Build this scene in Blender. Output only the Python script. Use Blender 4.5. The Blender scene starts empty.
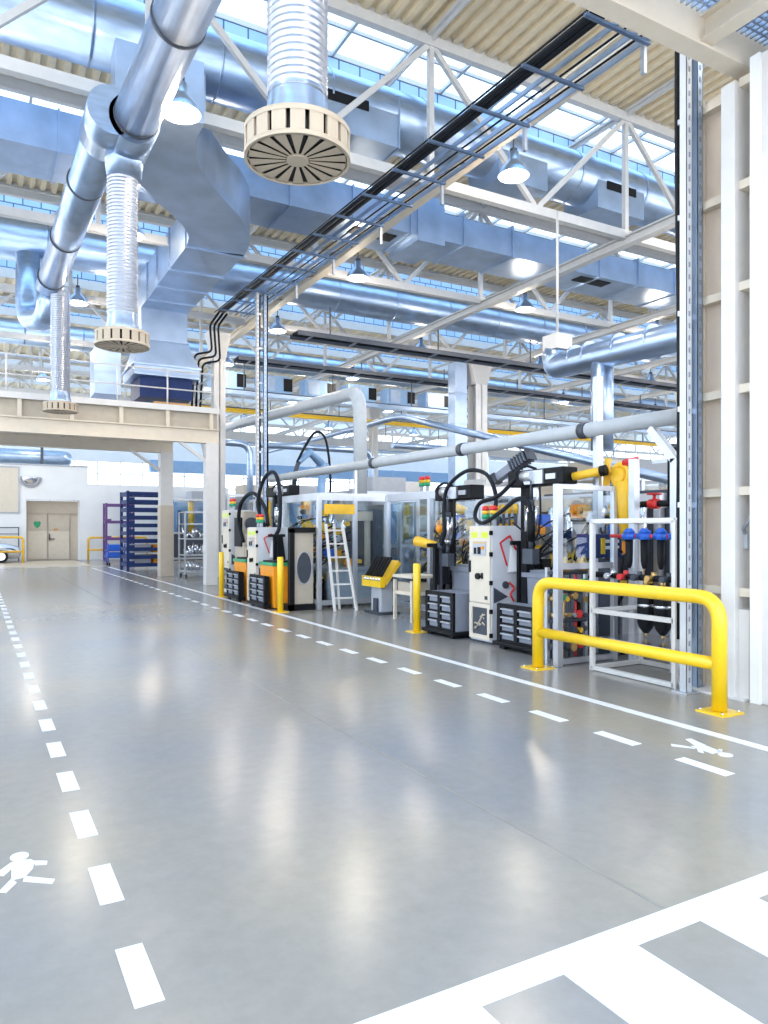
import bpy, math, random
from mathutils import Vector, Matrix
random.seed(7)
PI = math.pi
SC = bpy.context.scene
COL = SC.collection

# ------------------------------------------------------------------ mesh builder
class MB:
    def __init__(s):
        s.v = []; s.f = []; s.s = []; s.marks = []
    def each(s, name, mat, parent=None, bevel=0, **props):
        k = [m for m in s.marks] + [(len(s.v), len(s.f))]
        for (v0, f0), (v1, f1) in zip(k, k[1:]):
            m = MB(); m.v = s.v[v0:v1]; m.f = [tuple(i-v0 for i in f) for f in s.f[f0:f1]]; m.s = s.s[f0:f1]
            o = m.build(name, mat, parent, bevel, **props)
        return o
    def add(s, vs, fs, smooth=False):
        o = len(s.v); s.marks.append((o, len(s.f)))
        s.v += [tuple(p) for p in vs]
        s.f += [tuple(i + o for i in f) for f in fs]
        s.s += [smooth] * len(fs)
        return s
    def bx(s, x0, x1, y0, y1, z0, z1):
        vs = [(x, y, z) for z in (z0, z1) for y in (y0, y1) for x in (x0, x1)]
        return s.add(vs, [(0,2,3,1),(4,5,7,6),(0,1,5,4),(2,6,7,3),(0,4,6,2),(1,3,7,5)])
    def beam(s, p, q, w, h=None, up=(0,0,1)):
        p = Vector(p); q = Vector(q); h = h or w
        d = (q - p).normalized(); u = Vector(up)
        if abs(d.dot(u)) > .98: u = Vector((0,1,0))
        a = d.cross(u).normalized() * (w/2); b = a.cross(d).normalized() * (h/2)
        vs = [p-a-b, p+a-b, p+a+b, p-a+b, q-a-b, q+a-b, q+a+b, q-a+b]
        return s.add(vs, [(0,3,2,1),(4,5,6,7),(0,1,5,4),(1,2,6,5),(2,3,7,6),(3,0,4,7)])
    def ibeam(s, p, q, w, h, t=.02):
        p = Vector(p); q = Vector(q); u = Vector((0,0,1))
        s.beam(p+u*(h/2-t/2), q+u*(h/2-t/2), w, t); s.beam(p-u*(h/2-t/2), q-u*(h/2-t/2), w, t)
        return s.beam(p, q, t, h-2*t)
    def tube(s, pts, r, n=12, closed_caps=True, rf=None):
        pts = [Vector(p) for p in pts]
        k = len(pts)
        d0 = (pts[1]-pts[0]).normalized()
        up = Vector((0,0,1)) if abs(d0.z) < .9 else Vector((1,0,0))
        a = d0.cross(up).normalized()
        vs = []
        for i, p in enumerate(pts):
            if i == 0: d = pts[1]-pts[0]
            elif i == k-1: d = pts[-1]-pts[-2]
            else: d = (pts[i+1]-pts[i]).normalized() + (pts[i]-pts[i-1]).normalized()
            d = d.normalized()
            a = (a - d*a.dot(d)).normalized(); b = d.cross(a)
            rr = rf(i) if rf else r
            if 0 < i < k-1:
                c = max(.5, d.dot((pts[i]-pts[i-1]).normalized()))
            else: c = 1
            for j in range(n):
                t = 2*PI*j/n
                vs.append(p + a*(math.cos(t)*rr) + b*(math.sin(t)*rr))
        fs = []
        for i in range(k-1):
            for j in range(n):
                fs.append((i*n+j, i*n+(j+1)%n, (i+1)*n+(j+1)%n, (i+1)*n+j))
        s.add(vs, fs, True)
        if closed_caps:
            o = len(s.v) - len(vs)
            s.f += [tuple(o+j for j in reversed(range(n))), tuple(o+(k-1)*n+j for j in range(n))]
            s.s += [False, False]
        return s
    def cyl(s, p, q, r0, r1=None, n=20):
        r1 = r0 if r1 is None else r1
        return s.tube([p, q], r0, n, rf=lambda i: (r0, r1)[i])
    def lathe(s, c, prof, n=24, smooth=True):
        vs = []; fs = []
        for r, z in prof:
            for j in range(n):
                t = 2*PI*j/n
                vs.append((c[0]+r*math.cos(t), c[1]+r*math.sin(t), c[2]+z))
        for i in range(len(prof)-1):
            for j in range(n):
                fs.append((i*n+j, i*n+(j+1)%n, (i+1)*n+(j+1)%n, (i+1)*n+j))
        return s.add(vs, fs, smooth)
    def prism(s, poly, ext):
        ext = Vector(ext); k = len(poly); a = [Vector(p) for p in poly]
        vs = a + [p+ext for p in a]
        fs = [tuple(reversed(range(k))), tuple(range(k, 2*k))]
        fs += [(i, (i+1)%k, k+(i+1)%k, k+i) for i in range(k)]
        return s.add(vs, fs)
    def loft(s, secs, smooth=False, caps=True):
        k = len(secs[0]); vs = [p for sec in secs for p in sec]; fs = []
        for i in range(len(secs)-1):
            for j in range(k):
                fs.append((i*k+j, i*k+(j+1)%k, (i+1)*k+(j+1)%k, (i+1)*k+j))
        if caps:
            fs += [tuple(reversed(range(k))), tuple((len(secs)-1)*k+j for j in range(k))]
        return s.add(vs, fs, smooth)
    def ball(s, c, r, n=12, m=8, sz=1):
        prof = [(max(1e-4, r*math.sin(PI*i/m)), -r*sz*math.cos(PI*i/m)) for i in range(m+1)]
        return s.lathe(c, prof, n)
    def build(s, name, mat, parent=None, bevel=0, **props):
        org = Vector(WLOC.get(parent.name, (0,0,0))) if parent else Vector((0,0,0))
        if parent is None and props.get('at'): org = Vector(props.pop('at'))
        me = bpy.data.meshes.new(name)
        me.from_pydata([tuple(Vector(p)-org) for p in s.v], [], s.f)
        me.polygons.foreach_set('use_smooth', s.s)
        me.materials.append(mat)
        import bmesh
        bm = bmesh.new(); bm.from_mesh(me); bmesh.ops.recalc_face_normals(bm, faces=bm.faces); bm.to_mesh(me); bm.free()
        o = bpy.data.objects.new(name, me); COL.objects.link(o)
        if parent: o.parent = parent; WLOC[o.name] = tuple(org)
        else: o.location = org; WLOC[o.name] = tuple(org)
        if bevel:
            b = o.modifiers.new('bevel', 'BEVEL'); b.width = bevel; b.segments = 2; b.limit_method = 'ANGLE'
        for k_, v_ in props.items(): o[k_] = v_
        return o
WLOC = {}
USED = set()
def tag(o, label, cat, group=None):
    if label in USED and not group: print('DUPLICATE LABEL', label)
    USED.add(label)
    o['label'] = label; o['category'] = cat
    if group: o['group'] = group
    return o
def thing(name, label, cat, loc, group=None):
    o = bpy.data.objects.new(name, None); COL.objects.link(o)
    o.empty_display_size = .1; o.location = loc; WLOC[o.name] = tuple(loc)
    return tag(o, label, cat, group)
def solo(mb, name, mat, label, cat, at, group=None, bevel=0):
    o = mb.build(name, mat, None, bevel, at=at)
    return tag(o, label, cat, group)
def struct(mb, name, mat, parent=None, bevel=0):
    o = mb.build(name, mat, parent, bevel)
    if parent is None: o['kind'] = 'structure'
    return o
def copy_tree(root, loc, label, rz=None, group=None):
    def rec(o, par):
        c = o.copy(); COL.objects.link(c)
        if par: c.parent = par
        for ch in o.children: rec(ch, c)
        return c
    r = rec(root, None); r.location = loc; WLOC[r.name] = tuple(loc)
    if rz is not None: r.rotation_euler = (0,0,rz)
    return tag(r, label, root['category'], group or root.get('group'))
def spline(pts, k=6):
    pts = [Vector(p) for p in pts]; P = [2*pts[0]-pts[1]] + pts + [2*pts[-1]-pts[-2]]; out = []
    for i in range(1, len(P)-2):
        a, b, c, d = P[i-1:i+3]
        for j in range(k):
            t = j/k
            out.append(.5*((2*b)+(c-a)*t+(2*a-5*b+4*c-d)*t*t+(3*b-a-3*c+d)*t**3))
    out.append(pts[-1]); return out
def fillet(pts, r, k=6):
    pts = [Vector(p) for p in pts]; out = [pts[0]]
    for i in range(1, len(pts)-1):
        p = pts[i]; a = pts[i-1]-p; b = pts[i+1]-p
        rr = min(r, a.length*.49, b.length*.49)
        A = p+a.normalized()*rr; B = p+b.normalized()*rr
        for j in range(k+1):
            t = j/k
            out.append((1-t)**2*A + 2*t*(1-t)*p + t*t*B)
    out.append(pts[-1]); return out

# ------------------------------------------------------------------ materials
def mat(name, col, rough=.5, metal=0, var=.06, scale=6, bump=0, coat=0, emit=0, stretch=None, bscale=None):
    m = bpy.data.materials.new(name); m.use_nodes = True
    nt = m.node_tree; b = nt.nodes['Principled BSDF']
    b.inputs['Roughness'].default_value = rough; b.inputs['Metallic'].default_value = metal
    if coat: b.inputs['Coat Weight'].default_value = coat; b.inputs['Coat Roughness'].default_value = .1
    if emit: b.inputs['Emission Color'].default_value = (*col, 1); b.inputs['Emission Strength'].default_value = emit
    tc = nt.nodes.new('ShaderNodeTexCoord'); mp = nt.nodes.new('ShaderNodeMapping')
    if stretch: mp.inputs['Scale'].default_value = stretch
    nz = nt.nodes.new('ShaderNodeTexNoise'); nz.inputs['Scale'].default_value = scale; nz.inputs['Detail'].default_value = 3
    nt.links.new(tc.outputs['Object'], mp.inputs['Vector']); nt.links.new(mp.outputs['Vector'], nz.inputs['Vector'])
    mr = nt.nodes.new('ShaderNodeMapRange')
    mr.inputs['To Min'].default_value = 1-var; mr.inputs['To Max'].default_value = 1+var
    mr.inputs['From Min'].default_value = .3; mr.inputs['From Max'].default_value = .7
    nt.links.new(nz.outputs['Fac'], mr.inputs['Value'])
    mx = nt.nodes.new('ShaderNodeVectorMath'); mx.operation = 'SCALE'
    mx.inputs[0].default_value = col; nt.links.new(mr.outputs['Result'], mx.inputs['Scale'])
    nt.links.new(mx.outputs['Vector'], b.inputs['Base Color'])
    if bump:
        bp = nt.nodes.new('ShaderNodeBump'); bp.inputs['Strength'].default_value = bump; bp.inputs['Distance'].default_value = .02
        nt.links.new(nz.outputs['Fac'], bp.inputs['Height']); nt.links.new(bp.outputs['Normal'], b.inputs['Normal'])
    return m
def glassmat(name, tint, gloss=.1, rough=.03):
    m = bpy.data.materials.new(name); m.use_nodes = True; nt = m.node_tree
    for n in list(nt.nodes):
        if n.type == 'BSDF_PRINCIPLED': nt.nodes.remove(n)
    out = [n for n in nt.nodes if n.type == 'OUTPUT_MATERIAL'][0]
    t = nt.nodes.new('ShaderNodeBsdfTransparent'); t.inputs['Color'].default_value = (*tint, 1)
    g = nt.nodes.new('ShaderNodeBsdfGlossy'); g.inputs['Roughness'].default_value = rough
    lw = nt.nodes.new('ShaderNodeLayerWeight'); lw.inputs['Blend'].default_value = .25
    mr = nt.nodes.new('ShaderNodeMapRange'); mr.inputs['To Min'].default_value = gloss*.4; mr.inputs['To Max'].default_value = gloss*3
    nt.links.new(lw.outputs['Facing'], mr.inputs['Value'])
    mx = nt.nodes.new('ShaderNodeMixShader'); nt.links.new(mr.outputs['Result'], mx.inputs['Fac'])
    nt.links.new(t.outputs[0], mx.inputs[1]); nt.links.new(g.outputs[0], mx.inputs[2]); nt.links.new(mx.outputs[0], out.inputs['Surface'])
    return m

M = dict(
    galv=mat('galvanised_steel', (.38,.48,.63), .3, .9, .12, 3, .03, stretch=(1,1,4)),
    galv_flat=mat('galvanised_sheet', (.37,.47,.62), .36, .8, .12, 2, .02),
    flex=mat('flexible_duct_foil', (.40,.42,.47), .3, .9, .08, 20, .05),
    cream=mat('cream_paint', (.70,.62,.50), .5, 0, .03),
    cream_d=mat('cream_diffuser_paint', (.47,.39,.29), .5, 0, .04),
    white=mat('white_paint', (.70,.68,.65), .45, 0, .03),
    whitewall=mat('white_wall_paint', (.84,.84,.83), .6, 0, .03, 1),
    truss=mat('white_truss_paint', (.54,.54,.53), .5, 0, .04),
    deck=mat('roof_deck_paint', (.72,.61,.42), .5, 0, .05),
    yellow=mat('safety_yellow', (.90,.58,.01), .32, 0, .03, coat=.3),
    ydark=mat('machine_yellow', (.85,.50,.03), .4, 0, .06),
    orange=mat('orange_plastic', (.95,.34,.01), .45, 0, .05),
    black=mat('black_plastic', (.006,.007,.009), .5, 0, .1),
    rubber=mat('black_rubber', (.010,.012,.017), .5, 0, .1),
    dark=mat('dark_metal', (.08,.09,.11), .45, .4, .1),
    grey=mat('grey_plastic', (.23,.25,.30), .5, 0, .05),
    lgrey=mat('light_grey_paint', (.44,.46,.50), .45, 0, .05),
    pipe=mat('grey_pipe_plastic', (.45,.48,.50), .35, 0, .05),
    alu=mat('aluminium_profile', (.55,.57,.61), .35, .75, .04),
    steel=mat('bright_steel', (.74,.75,.78), .22, 1, .05),
    blue=mat('blue_paint', (.03,.10,.42), .4, 0, .05),
    navy=mat('navy_paint', (.015,.035,.13), .45, 0, .08),
    bluebox=mat('pale_blue_paint', (.24,.40,.62), .5, 0, .06),
    fblue=mat('filter_blue', (.02,.13,.62), .35, 0, .05),
    purple=mat('purple_paint', (.13,.05,.20), .45, 0, .08),
    red=mat('red_plastic', (.70,.03,.03), .4, 0, .05),
    green=mat('green_plastic', (.02,.33,.14), .4, 0, .05),
    lime=mat('lime_sticker', (.66,.85,.05), .5, 0, .03),
    paper=mat('white_paper', (.85,.86,.88), .7, 0, .03),
    wood=mat('cardboard', (.55,.30,.12), .7, 0, .1),
    brass=mat('brass', (.65,.42,.16), .3, .9, .05),
    webtan=mat('warm_web_paint', (.66,.55,.44), .5, 0, .03),
    cabside=mat('cabinet_side_paint', (.60,.62,.66), .45, 0, .03),
    post=mat('galvanised_post', (.62,.64,.66), .4, .2, .05),
    traybar=mat('tray_bar_paint', (.12,.18,.28), .45, .3, .05),
    beige=mat('beige_door', (.58,.50,.40), .55, 0, .04),
    tan=mat('tan_machine', (.48,.42,.33), .5, 0, .06),
    paint=mat('floor_marking_paint', (.74,.74,.74), .4, 0, .05, 14),
    joint=mat('floor_joint_filler', (.27,.255,.22), .24, 0, .1),
    silvercar=mat('silver_car_paint', (.60,.63,.68), .22, .6, .03, coat=.6),
    bulb=mat('lit_lamp_bulb', (1.0,.86,.66), .4, 0, 0, emit=14),
    panel=glassmat('clear_panel', (.88,.93,.96), .06),
    glass=glassmat('window_glass', (.93,.97,1.0), .1),
)
def floor_material():
    m = bpy.data.materials.new('polished_concrete'); m.use_nodes = True; nt = m.node_tree; L = nt.links.new
    b = nt.nodes['Principled BSDF']
    tc = nt.nodes.new('ShaderNodeTexCoord')
    n1 = nt.nodes.new('ShaderNodeTexNoise'); n1.inputs['Scale'].default_value = .35; n1.inputs['Detail'].default_value = 2
    n2 = nt.nodes.new('ShaderNodeTexNoise'); n2.inputs['Scale'].default_value = 9; n2.inputs['Detail'].default_value = 6; n2.inputs['Roughness'].default_value = .7
    L(tc.outputs['Object'], n1.inputs['Vector']); L(tc.outputs['Object'], n2.inputs['Vector'])
    mx = nt.nodes.new('ShaderNodeMix'); mx.data_type = 'RGBA'
    mx.inputs[6].default_value = (.22,.23,.25,1); mx.inputs[7].default_value = (.33,.285,.215,1)
    st = nt.nodes.new('ShaderNodeMath'); st.operation = 'MULTIPLY_ADD'; st.inputs[1].default_value = 2.4; st.inputs[2].default_value = -.7; st.use_clamp = True
    L(n1.outputs['Fac'], st.inputs[0]); L(st.outputs[0], mx.inputs[0])
    ma = nt.nodes.new('ShaderNodeMath'); ma.operation = 'MULTIPLY_ADD'; ma.inputs[1].default_value = .3; ma.inputs[2].default_value = .85
    L(n2.outputs['Fac'], ma.inputs[0])
    sc = nt.nodes.new('ShaderNodeVectorMath'); sc.operation='SCALE'; L(mx.outputs[2], sc.inputs[0]); L(ma.outputs[0], sc.inputs['Scale'])
    L(sc.outputs['Vector'], b.inputs['Base Color'])
    b.inputs['Roughness'].default_value = .22
    b.inputs['IOR'].default_value = 1.6
    return m
def block_material():
    m = bpy.data.materials.new('glass_block_band'); m.use_nodes = True; nt = m.node_tree; L = nt.links.new
    b = nt.nodes['Principled BSDF']; tc = nt.nodes.new('ShaderNodeTexCoord'); mp = nt.nodes.new('ShaderNodeMapping')
    mp.inputs['Rotation'].default_value = (PI/2, 0, 0)
    br = nt.nodes.new('ShaderNodeTexBrick'); br.inputs['Scale'].default_value = 1
    br.inputs['Brick Width'].default_value = .55; br.inputs['Row Height'].default_value = .3; br.inputs['Mortar Size'].default_value = .02
    br.inputs['Color1'].default_value = (.40,.58,.80,1); br.inputs['Color2'].default_value = (.34,.52,.76,1); br.inputs['Mortar'].default_value = (.06,.11,.2,1)
    L(tc.outputs['Object'], mp.inputs['Vector']); L(mp.outputs['Vector'], br.inputs['Vector']); L(br.outputs['Color'], b.inputs['Base Color'])
    b.inputs['Roughness'].default_value = .4
    return m
for k_ in ('black','rubber','dark','navy'): M[k_].node_tree.nodes['Principled BSDF'].inputs['Specular IOR Level'].default_value = .2
M['floor'] = floor_material(); M['blocks'] = block_material()

# ------------------------------------------------------------------ setting: floor and its painted marks
XL, XR, YN, YF = -7, 62, -5, 62
floor = struct(MB().bx(XL, XR, YN, YF, -.3, 0), 'floor', M['floor'])
far = mat('beige_floor_coating', (.52,.42,.30), .3, 0, .06, 1)
struct(MB().bx(XL, 4.6, 34.9, 42, .0005, .002), 'floor_coating', far, floor)
T = .003
for k in range(46):
    y = 2.54 + .772*k
    if y < 33: MB().bx(.465, .565, y, y+.39, 0, T).build('lane_dash', M['paint'], floor)
for k in range(40):
    y = 3.07 + .77*k - .77
    MB().bx(4.255, 4.355, y, y+.395, 0, T).build('lane_dash', M['paint'], floor)
for k in range(6):
    MB().bx(-2.2+1.35*k, -1.35+1.35*k, 34.4, 34.55, 0, T).build('lane_dash', M['paint'], floor)
MB().bx(5.0, 5.1, 1.0, 33.5, 0, T).build('lane_line', M['paint'], floor)
MB().bx(2.537, 2.553, 2.13, 33, 0, .002).build('floor_joint', M['joint'], floor)
cw = MB().bx(-1.5, 7.5, 1.985, 2.115, 0, T)
for k in range(-3, 9):
    x = 1.85 + .742*k
    cw.bx(x, x+.375, -.6, 1.985, 0, T)
cw.build('crosswalk', M['paint'], floor)
def walker(pts_list, ell):
    m = MB()
    for pts in pts_list: m.prism([(x, y, 0) for x, y in pts], (0,0,T))
    cx, cy, rx, ry = ell
    m.prism([(cx+rx*math.cos(t*PI/10), cy+ry*math.sin(t*PI/10), 0) for t in range(20)], (0,0,T))
    m.build('pedestrian_symbol', M['paint'], floor)
walker([[(.15,3.94),(.165,3.955),(.235,3.94),(.25,3.91),(.24,3.83),(.20,3.75),(.145,3.75),(.15,3.87)],
        [(.245,3.915),(.25,3.86),(.30,3.84),(.305,3.88)],
        [(.15,3.945),(.15,3.87),(.115,3.81),(.09,3.83),(.10,3.875)],
        [(.20,3.76),(.19,3.71),(.305,3.62),(.32,3.66)],
        [(.145,3.76),(.165,3.71),(.12,3.63),(.09,3.65)]], (.19,4.0,.042,.05))
walker([[(4.62,3.62),(4.60,3.42),(4.70,3.42),(4.73,3.57)],
        [(4.60,3.62),(4.54,3.73),(4.50,3.69),(4.60,3.56)],
        [(4.74,3.58),(4.79,3.75),(4.74,3.76),(4.65,3.60)],
        [(4.61,3.56),(4.55,3.50),(4.56,3.46),(4.62,3.52)],
        [(4.69,3.45),(4.735,3.47),(4.75,3.45),(4.69,3.41)]], (4.66,3.36,.05,.05))

# ------------------------------------------------------------------ setting: walls
def window_grid(name, axis, fixed, a0, a1, z0, z1, na, nz, fr='white', fw=.09):
    f = MB(); g = MB()
    for i in range(na+1):
        a = a0+(a1-a0)*i/na
        if axis == 'x': f.bx(a-fw/2, a+fw/2, fixed-.06, fixed+.06, z0, z1)
        else: f.bx(fixed-.06, fixed+.06, a-fw/2, a+fw/2, z0, z1)
    for j in range(nz+1):
        z = z0+(z1-z0)*j/nz
        if axis == 'x': f.bx(a0, a1, fixed-.05, fixed+.05, z-fw/2, z+fw/2)
        else: f.bx(fixed-.05, fixed+.05, a0, a1, z-fw/2, z+fw/2)
    if axis == 'x': g.bx(a0, a1, fixed-.01, fixed+.01, z0, z1)
    else: g.bx(fixed-.01, fixed+.01, a0, a1, z0, z1)
    w = struct(f, name, M[fr]); struct(g, 'pane', M['glass'], w); return w
# back wall of the aisle with its recessed door
wb = MB()
wb.bx(XL, 2.3, 42, 42.3, 0, 4.95).bx(4.89, 5.28, 42, 42.3, 0, 4.95).bx(2.3, 4.89, 42, 42.3, 3.17, 4.95).bx(5.28, 13, 42, 42.3, 0, 4.07)
wb.bx(2.3, 2.34, 42.3, 42.9, 0, 3.17).bx(4.85, 4.89, 42.3, 42.9, 0, 3.17).bx(2.3, 4.89, 42.3, 42.9, 3.17, 3.21)
wall_back = struct(wb, 'wall_back', M['whitewall'])
struct(MB().bx(XL, 1.93, 41.96, 42, 2.52, 4.79), 'roller_shutter', M['cream'], wall_back)
fr = MB(); fr.bx(1.93, 2.0, 41.94, 42, 2.45, 4.86).bx(XL, 1.93, 41.94, 42, 4.79, 4.86).bx(XL, 1.93, 41.94, 42, 2.45, 2.52)
struct(fr, 'shutter_frame', M['lgrey'], wall_back)
struct(MB().bx(XL, 5.3, 41.95, 42.05, 4.95, 5.03), 'wall_cap', M['lgrey'], wall_back)
d1 = struct(MB().bx(2.34, 4.85, 42.6, 42.68, 0, 3.15), 'door_1', M['beige'])
struct(MB().bx(2.4, 3.33, 42.56, 42.6, .06, 1.55).bx(3.4, 4.42, 42.56, 42.6, .06, 1.55), 'door_panel', M['cream'], d1)
struct(MB().bx(2.4, 3.33, 42.56, 42.6, 1.62, 2.42).bx(3.4, 4.42, 42.56, 42.6, 1.62, 2.42), 'door_panel', M['beige'], d1)
struct(MB().bx(3.35, 3.38, 42.54, 42.6, 0, 2.45).bx(4.46, 4.49, 42.54, 42.6, 0, 2.45).bx(2.34, 4.85, 42.54, 42.6, 2.45, 2.5), 'door_trim', M['tan'], d1)
struct(MB().bx(3.42, 3.47, 42.48, 42.56, 1.05, 1.4).bx(3.42, 3.7, 42.5, 42.54, 1.1, 1.15), 'door_handle', M['dark'], d1)
sh = [(2.72+.0, 1.72),(2.86,1.58),(3.0,1.72),(3.04,1.88),(2.98,1.97),(2.86,1.93),(2.74,1.97),(2.68,1.88)]
struct(MB().prism([(x, 42.55, z+.1) for x, z in sh], (0,.01,0)), 'door_sign', M['green'], d1)
struct(MB().prism([(3.75+.1*math.cos(t*PI/8)*1.3, 42.55, 1.62+.07*math.sin(t*PI/8)) for t in range(16)], (0,.01,0)), 'door_mark', M['wood'], d1)
# far wall of the hall, right wall, left wall
wf = MB().bx(XL, XR, YF, YF+.3, 0, 1.2).bx(XL, XR, YF, YF+.3, 7.1, 8.9).bx(XL, XR, YF, YF+.3, 11.0, 13)
wall_far = struct(wf, 'wall_far', M['whitewall'])

window_grid('window_1', 'x', YF+.1, XL, XR, 1.2, 7.1, 40, 6)
window_grid('window_2', 'x', YF+.1, XL, XR, 8.9, 11.0, 40, 2)
wr = MB().bx(XR, XR+.3, YN, YF, 0, 1.2).bx(XR, XR+.3, YN, YF, 6.0, 8.9).bx(XR, XR+.3, YN, YF, 11.0, 13)
wall_right = struct(wr, 'wall_right', M['whitewall'])
struct(MB().bx(XR-.05, XR, YN, YF, 6.2, 7.5), 'wall_band', M['bluebox'], wall_right)
window_grid('window_3', 'y', XR+.1, YN, YF, 1.2, 6.0, 40, 5)
window_grid('window_4', 'y', XR+.1, YN, YF, 8.9, 11.0, 40, 2)
wl = MB().bx(XL-.3, XL, YN, YF, 0, 1.0).bx(XL-.3, XL, YN, YF, 7.0, 8.5).bx(XL-.3, XL, YN, YF, 11, 13)
wall_left = struct(wl, 'wall_left', M['whitewall'])
window_grid('window_5', 'y', XL-.1, YN, YF, 1.0, 7.0, 30, 4)
window_grid('window_6', 'y', XL-.1, YN, YF, 8.5, 11.0, 30, 2)

# ------------------------------------------------------------------ setting: ribbed roof deck with glazed skylight bands
TY = [12.4+5.7*k for k in range(-3, 9)]            # truss lines
def ribs(m, y0, y1, x0, x1, per, z=11.65, dep=.09):
    x = x0; top = []
    while x < x1:
        top += [(x, z), (x+per*.4, z), (x+per*.5, z+dep), (x+per*.9, z+dep)]; x += per
    top.append((x1+per, z))
    k = len(top)
    vs = [(a, y, b) for y in (y0, y1) for a, b in top] + [(a, y, b+.03) for y in (y0, y1) for a, b in top]
    fs = []
    for i in range(k-1):
        fs += [(i, i+1, k+i+1, k+i), (2*k+i, 3*k+i, 3*k+i+1, 2*k+i+1)]
    m.add(vs, fs)
dk = MB()
for i, t in enumerate(TY):
    ribs(dk, t-2.6 if i else YN, t+.15, XL, XR, .30 if t < 32 else .6)
ceiling = struct(dk, 'ceiling', M['deck'])
for i, t in enumerate(TY):
    y0, y1 = t+.15, t+3.1
    if i == len(TY)-1: y1 = YF
    f = MB()
    f.bx(XL, XR, y0-.05, y0+.05, 11.6, 12.7).bx(XL, XR, y1-.05, y1+.05, 11.6, 11.95)
    w = struct(f, 'window_%d' % (7+i), M['truss'])
    g = MB().bx(XL, XR, y0, y1, 12.70, 12.72); struct(g, 'pane', M['glass'], w)
    mu = MB()
    n = 46 if t < 32 else 30
    for k in range(n):
        x = XL+(XR-XL)*(k+.5)/n
        mu.bx(x-.035, x+.035, y0, y1, 12.6, 12.70)
    for q in (.33, .66): mu.bx(XL, XR, y0+(y1-y0)*q-.03, y0+(y1-y0)*q+.03, 12.62, 12.70)
    struct(mu, 'muntin_grid', M['truss'], w)
    struct(MB().bx(XL, XR, y1-.05, y1+.05, 11.95, 12.6), 'glass_block_band', M['blocks'], w)
    struct(MB().bx(XL, XR, y1-.07, y1+.07, 12.6, 12.72), 'curb_cap', M['truss'], w)

# ------------------------------------------------------------------ roof trusses (one thing per truss)
ordn = ['behind the camera end', 'over the near crossing', 'just before the overhead platform', 'crossing just past the nearest air diffuser', 'crossing behind the long flat air duct',
        'crossing behind the second round duct', 'above the inner edge of the mezzanine', 'above the row of pale blue fan units', 'above the back wall door', 'far beyond the white back wall', 'near the far windows', 'last before the far windows']
XT0, XT1 = -5.7, 60
def make_truss(i, y):
    r = thing('roof_truss', 'white steel lattice roof truss ' + ordn[i], 'roof truss', (8, y, 8.6), 'white roof trusses')
    MB().beam((XT0,y,11.4),(XT1,y,11.4),.16,.2).build('top_chord', M['truss'], r)
    MB().beam((XT0,y,8.6),(XT1,y,8.6),.16,.2).build('bottom_chord', M['truss'], r)
    x = 13.5-5.5*3
    while x < XT1-5:
        MB().beam((x,y,8.7),(x,y,11.3),.11,.11).build('vertical_strut', M['truss'], r)
        MB().beam((x+.08,y,11.3),(x+2.7,y,8.7),.09,.11).build('diagonal_brace', M['truss'], r)
        MB().beam((x+5.42,y,11.3),(x+2.8,y,8.7),.09,.11).build('diagonal_brace', M['truss'], r)
        x += 5.5
    return r
tr = make_truss(2, TY[2])
for i in range(len(TY)):
    if i in (2,): continue
    if TY[i] > 58: continue
    copy_tree(tr, (8, TY[i], 8.6), 'white steel lattice roof truss ' + ordn[i])
for x, nm in ((8,'above the cable tray'),(13.5,'second from the aisle'),(19,'third from the aisle, meeting the far column head'),(24.5,'fourth from the aisle'),(30,'fifth from the aisle')):
    solo(MB().ibeam((x,-4,8.45),(x,56,8.45),.22,.22,.03), 'longitudinal_beam', M['cream'] if x == 8 else M['truss'], 'long low roof beam running down the hall, ' + nm, 'beam', (x,26,8.34), 'low longitudinal beams')
    solo(MB().beam((x,-4,11.52),(x,56,11.52),.18,.06).beam((x,-4,11.45),(x,56,11.45),.03,.1), 'purlin', M['truss'], 'long purlin right under the roof deck, ' + nm, 'beam', (x,26,11.5), 'purlins under the roof')
# columns in the depth of the hall
def column(x, y, label, h=8.3, s=.4):
    r = thing('steel_column', label, 'column', (x,y,0), 'hall columns')
    m = MB(); m.bx(x-s/2, x+s/2, y-s/2, y-s/2+.03, 0, h).bx(x-s/2, x+s/2, y+s/2-.03, y+s/2, 0, h).bx(x-.015, x+.015, y-s/2, y+s/2, 0, h)
    m.build('shaft', M['white'], r)
    c = MB(); c.loft([[(x-s/2-.01,y-s/2-.01,h-.9),(x+s/2+.01,y-s/2-.01,h-.9),(x+s/2+.01,y+s/2+.01,h-.9),(x-s/2-.01,y+s/2+.01,h-.9)],[(x-s,y-s/2-.01,h+.01),(x+s,y-s/2-.01,h+.01),(x+s,y+s/2+.01,h+.01),(x-s,y+s/2+.01,h+.01)]])
    c.build('capital', M['truss'], r)
    MB().bx(x-s*.7,x+s*.7,y-s*.7,y+s*.7,0,.03).build('base_plate', M['lgrey'], r)
column(7.25, 24.6, 'white steel column rising just behind the right end of the mezzanine')
column(17.6, 23.8, 'white steel column in mid hall beside a flat silver riser duct', s=.55)
column(30, 29.5, 'white steel column seen under the big low pipe elbow')
column(30, 23.8, 'white steel column seen just left of the near cable riser', s=.5)
column(19, 35.2, 'white steel column far back behind the lifted robot arm')
r = thing('riser_duct', 'flat silver riser duct standing left of the mid hall column', 'duct', (16.7,23.9,2.5))
MB().bx(16.45,17.0,23.7,24.2,2.5,8.2).build('duct_body', M['galv_flat'], r)
mm = MB()
for z in (3.4,4.6,5.8,7.0): mm.bx(16.42,17.03,23.67,24.23,z,z+.05)
mm.each('seam_flange', M['galv_flat'], r)

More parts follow.
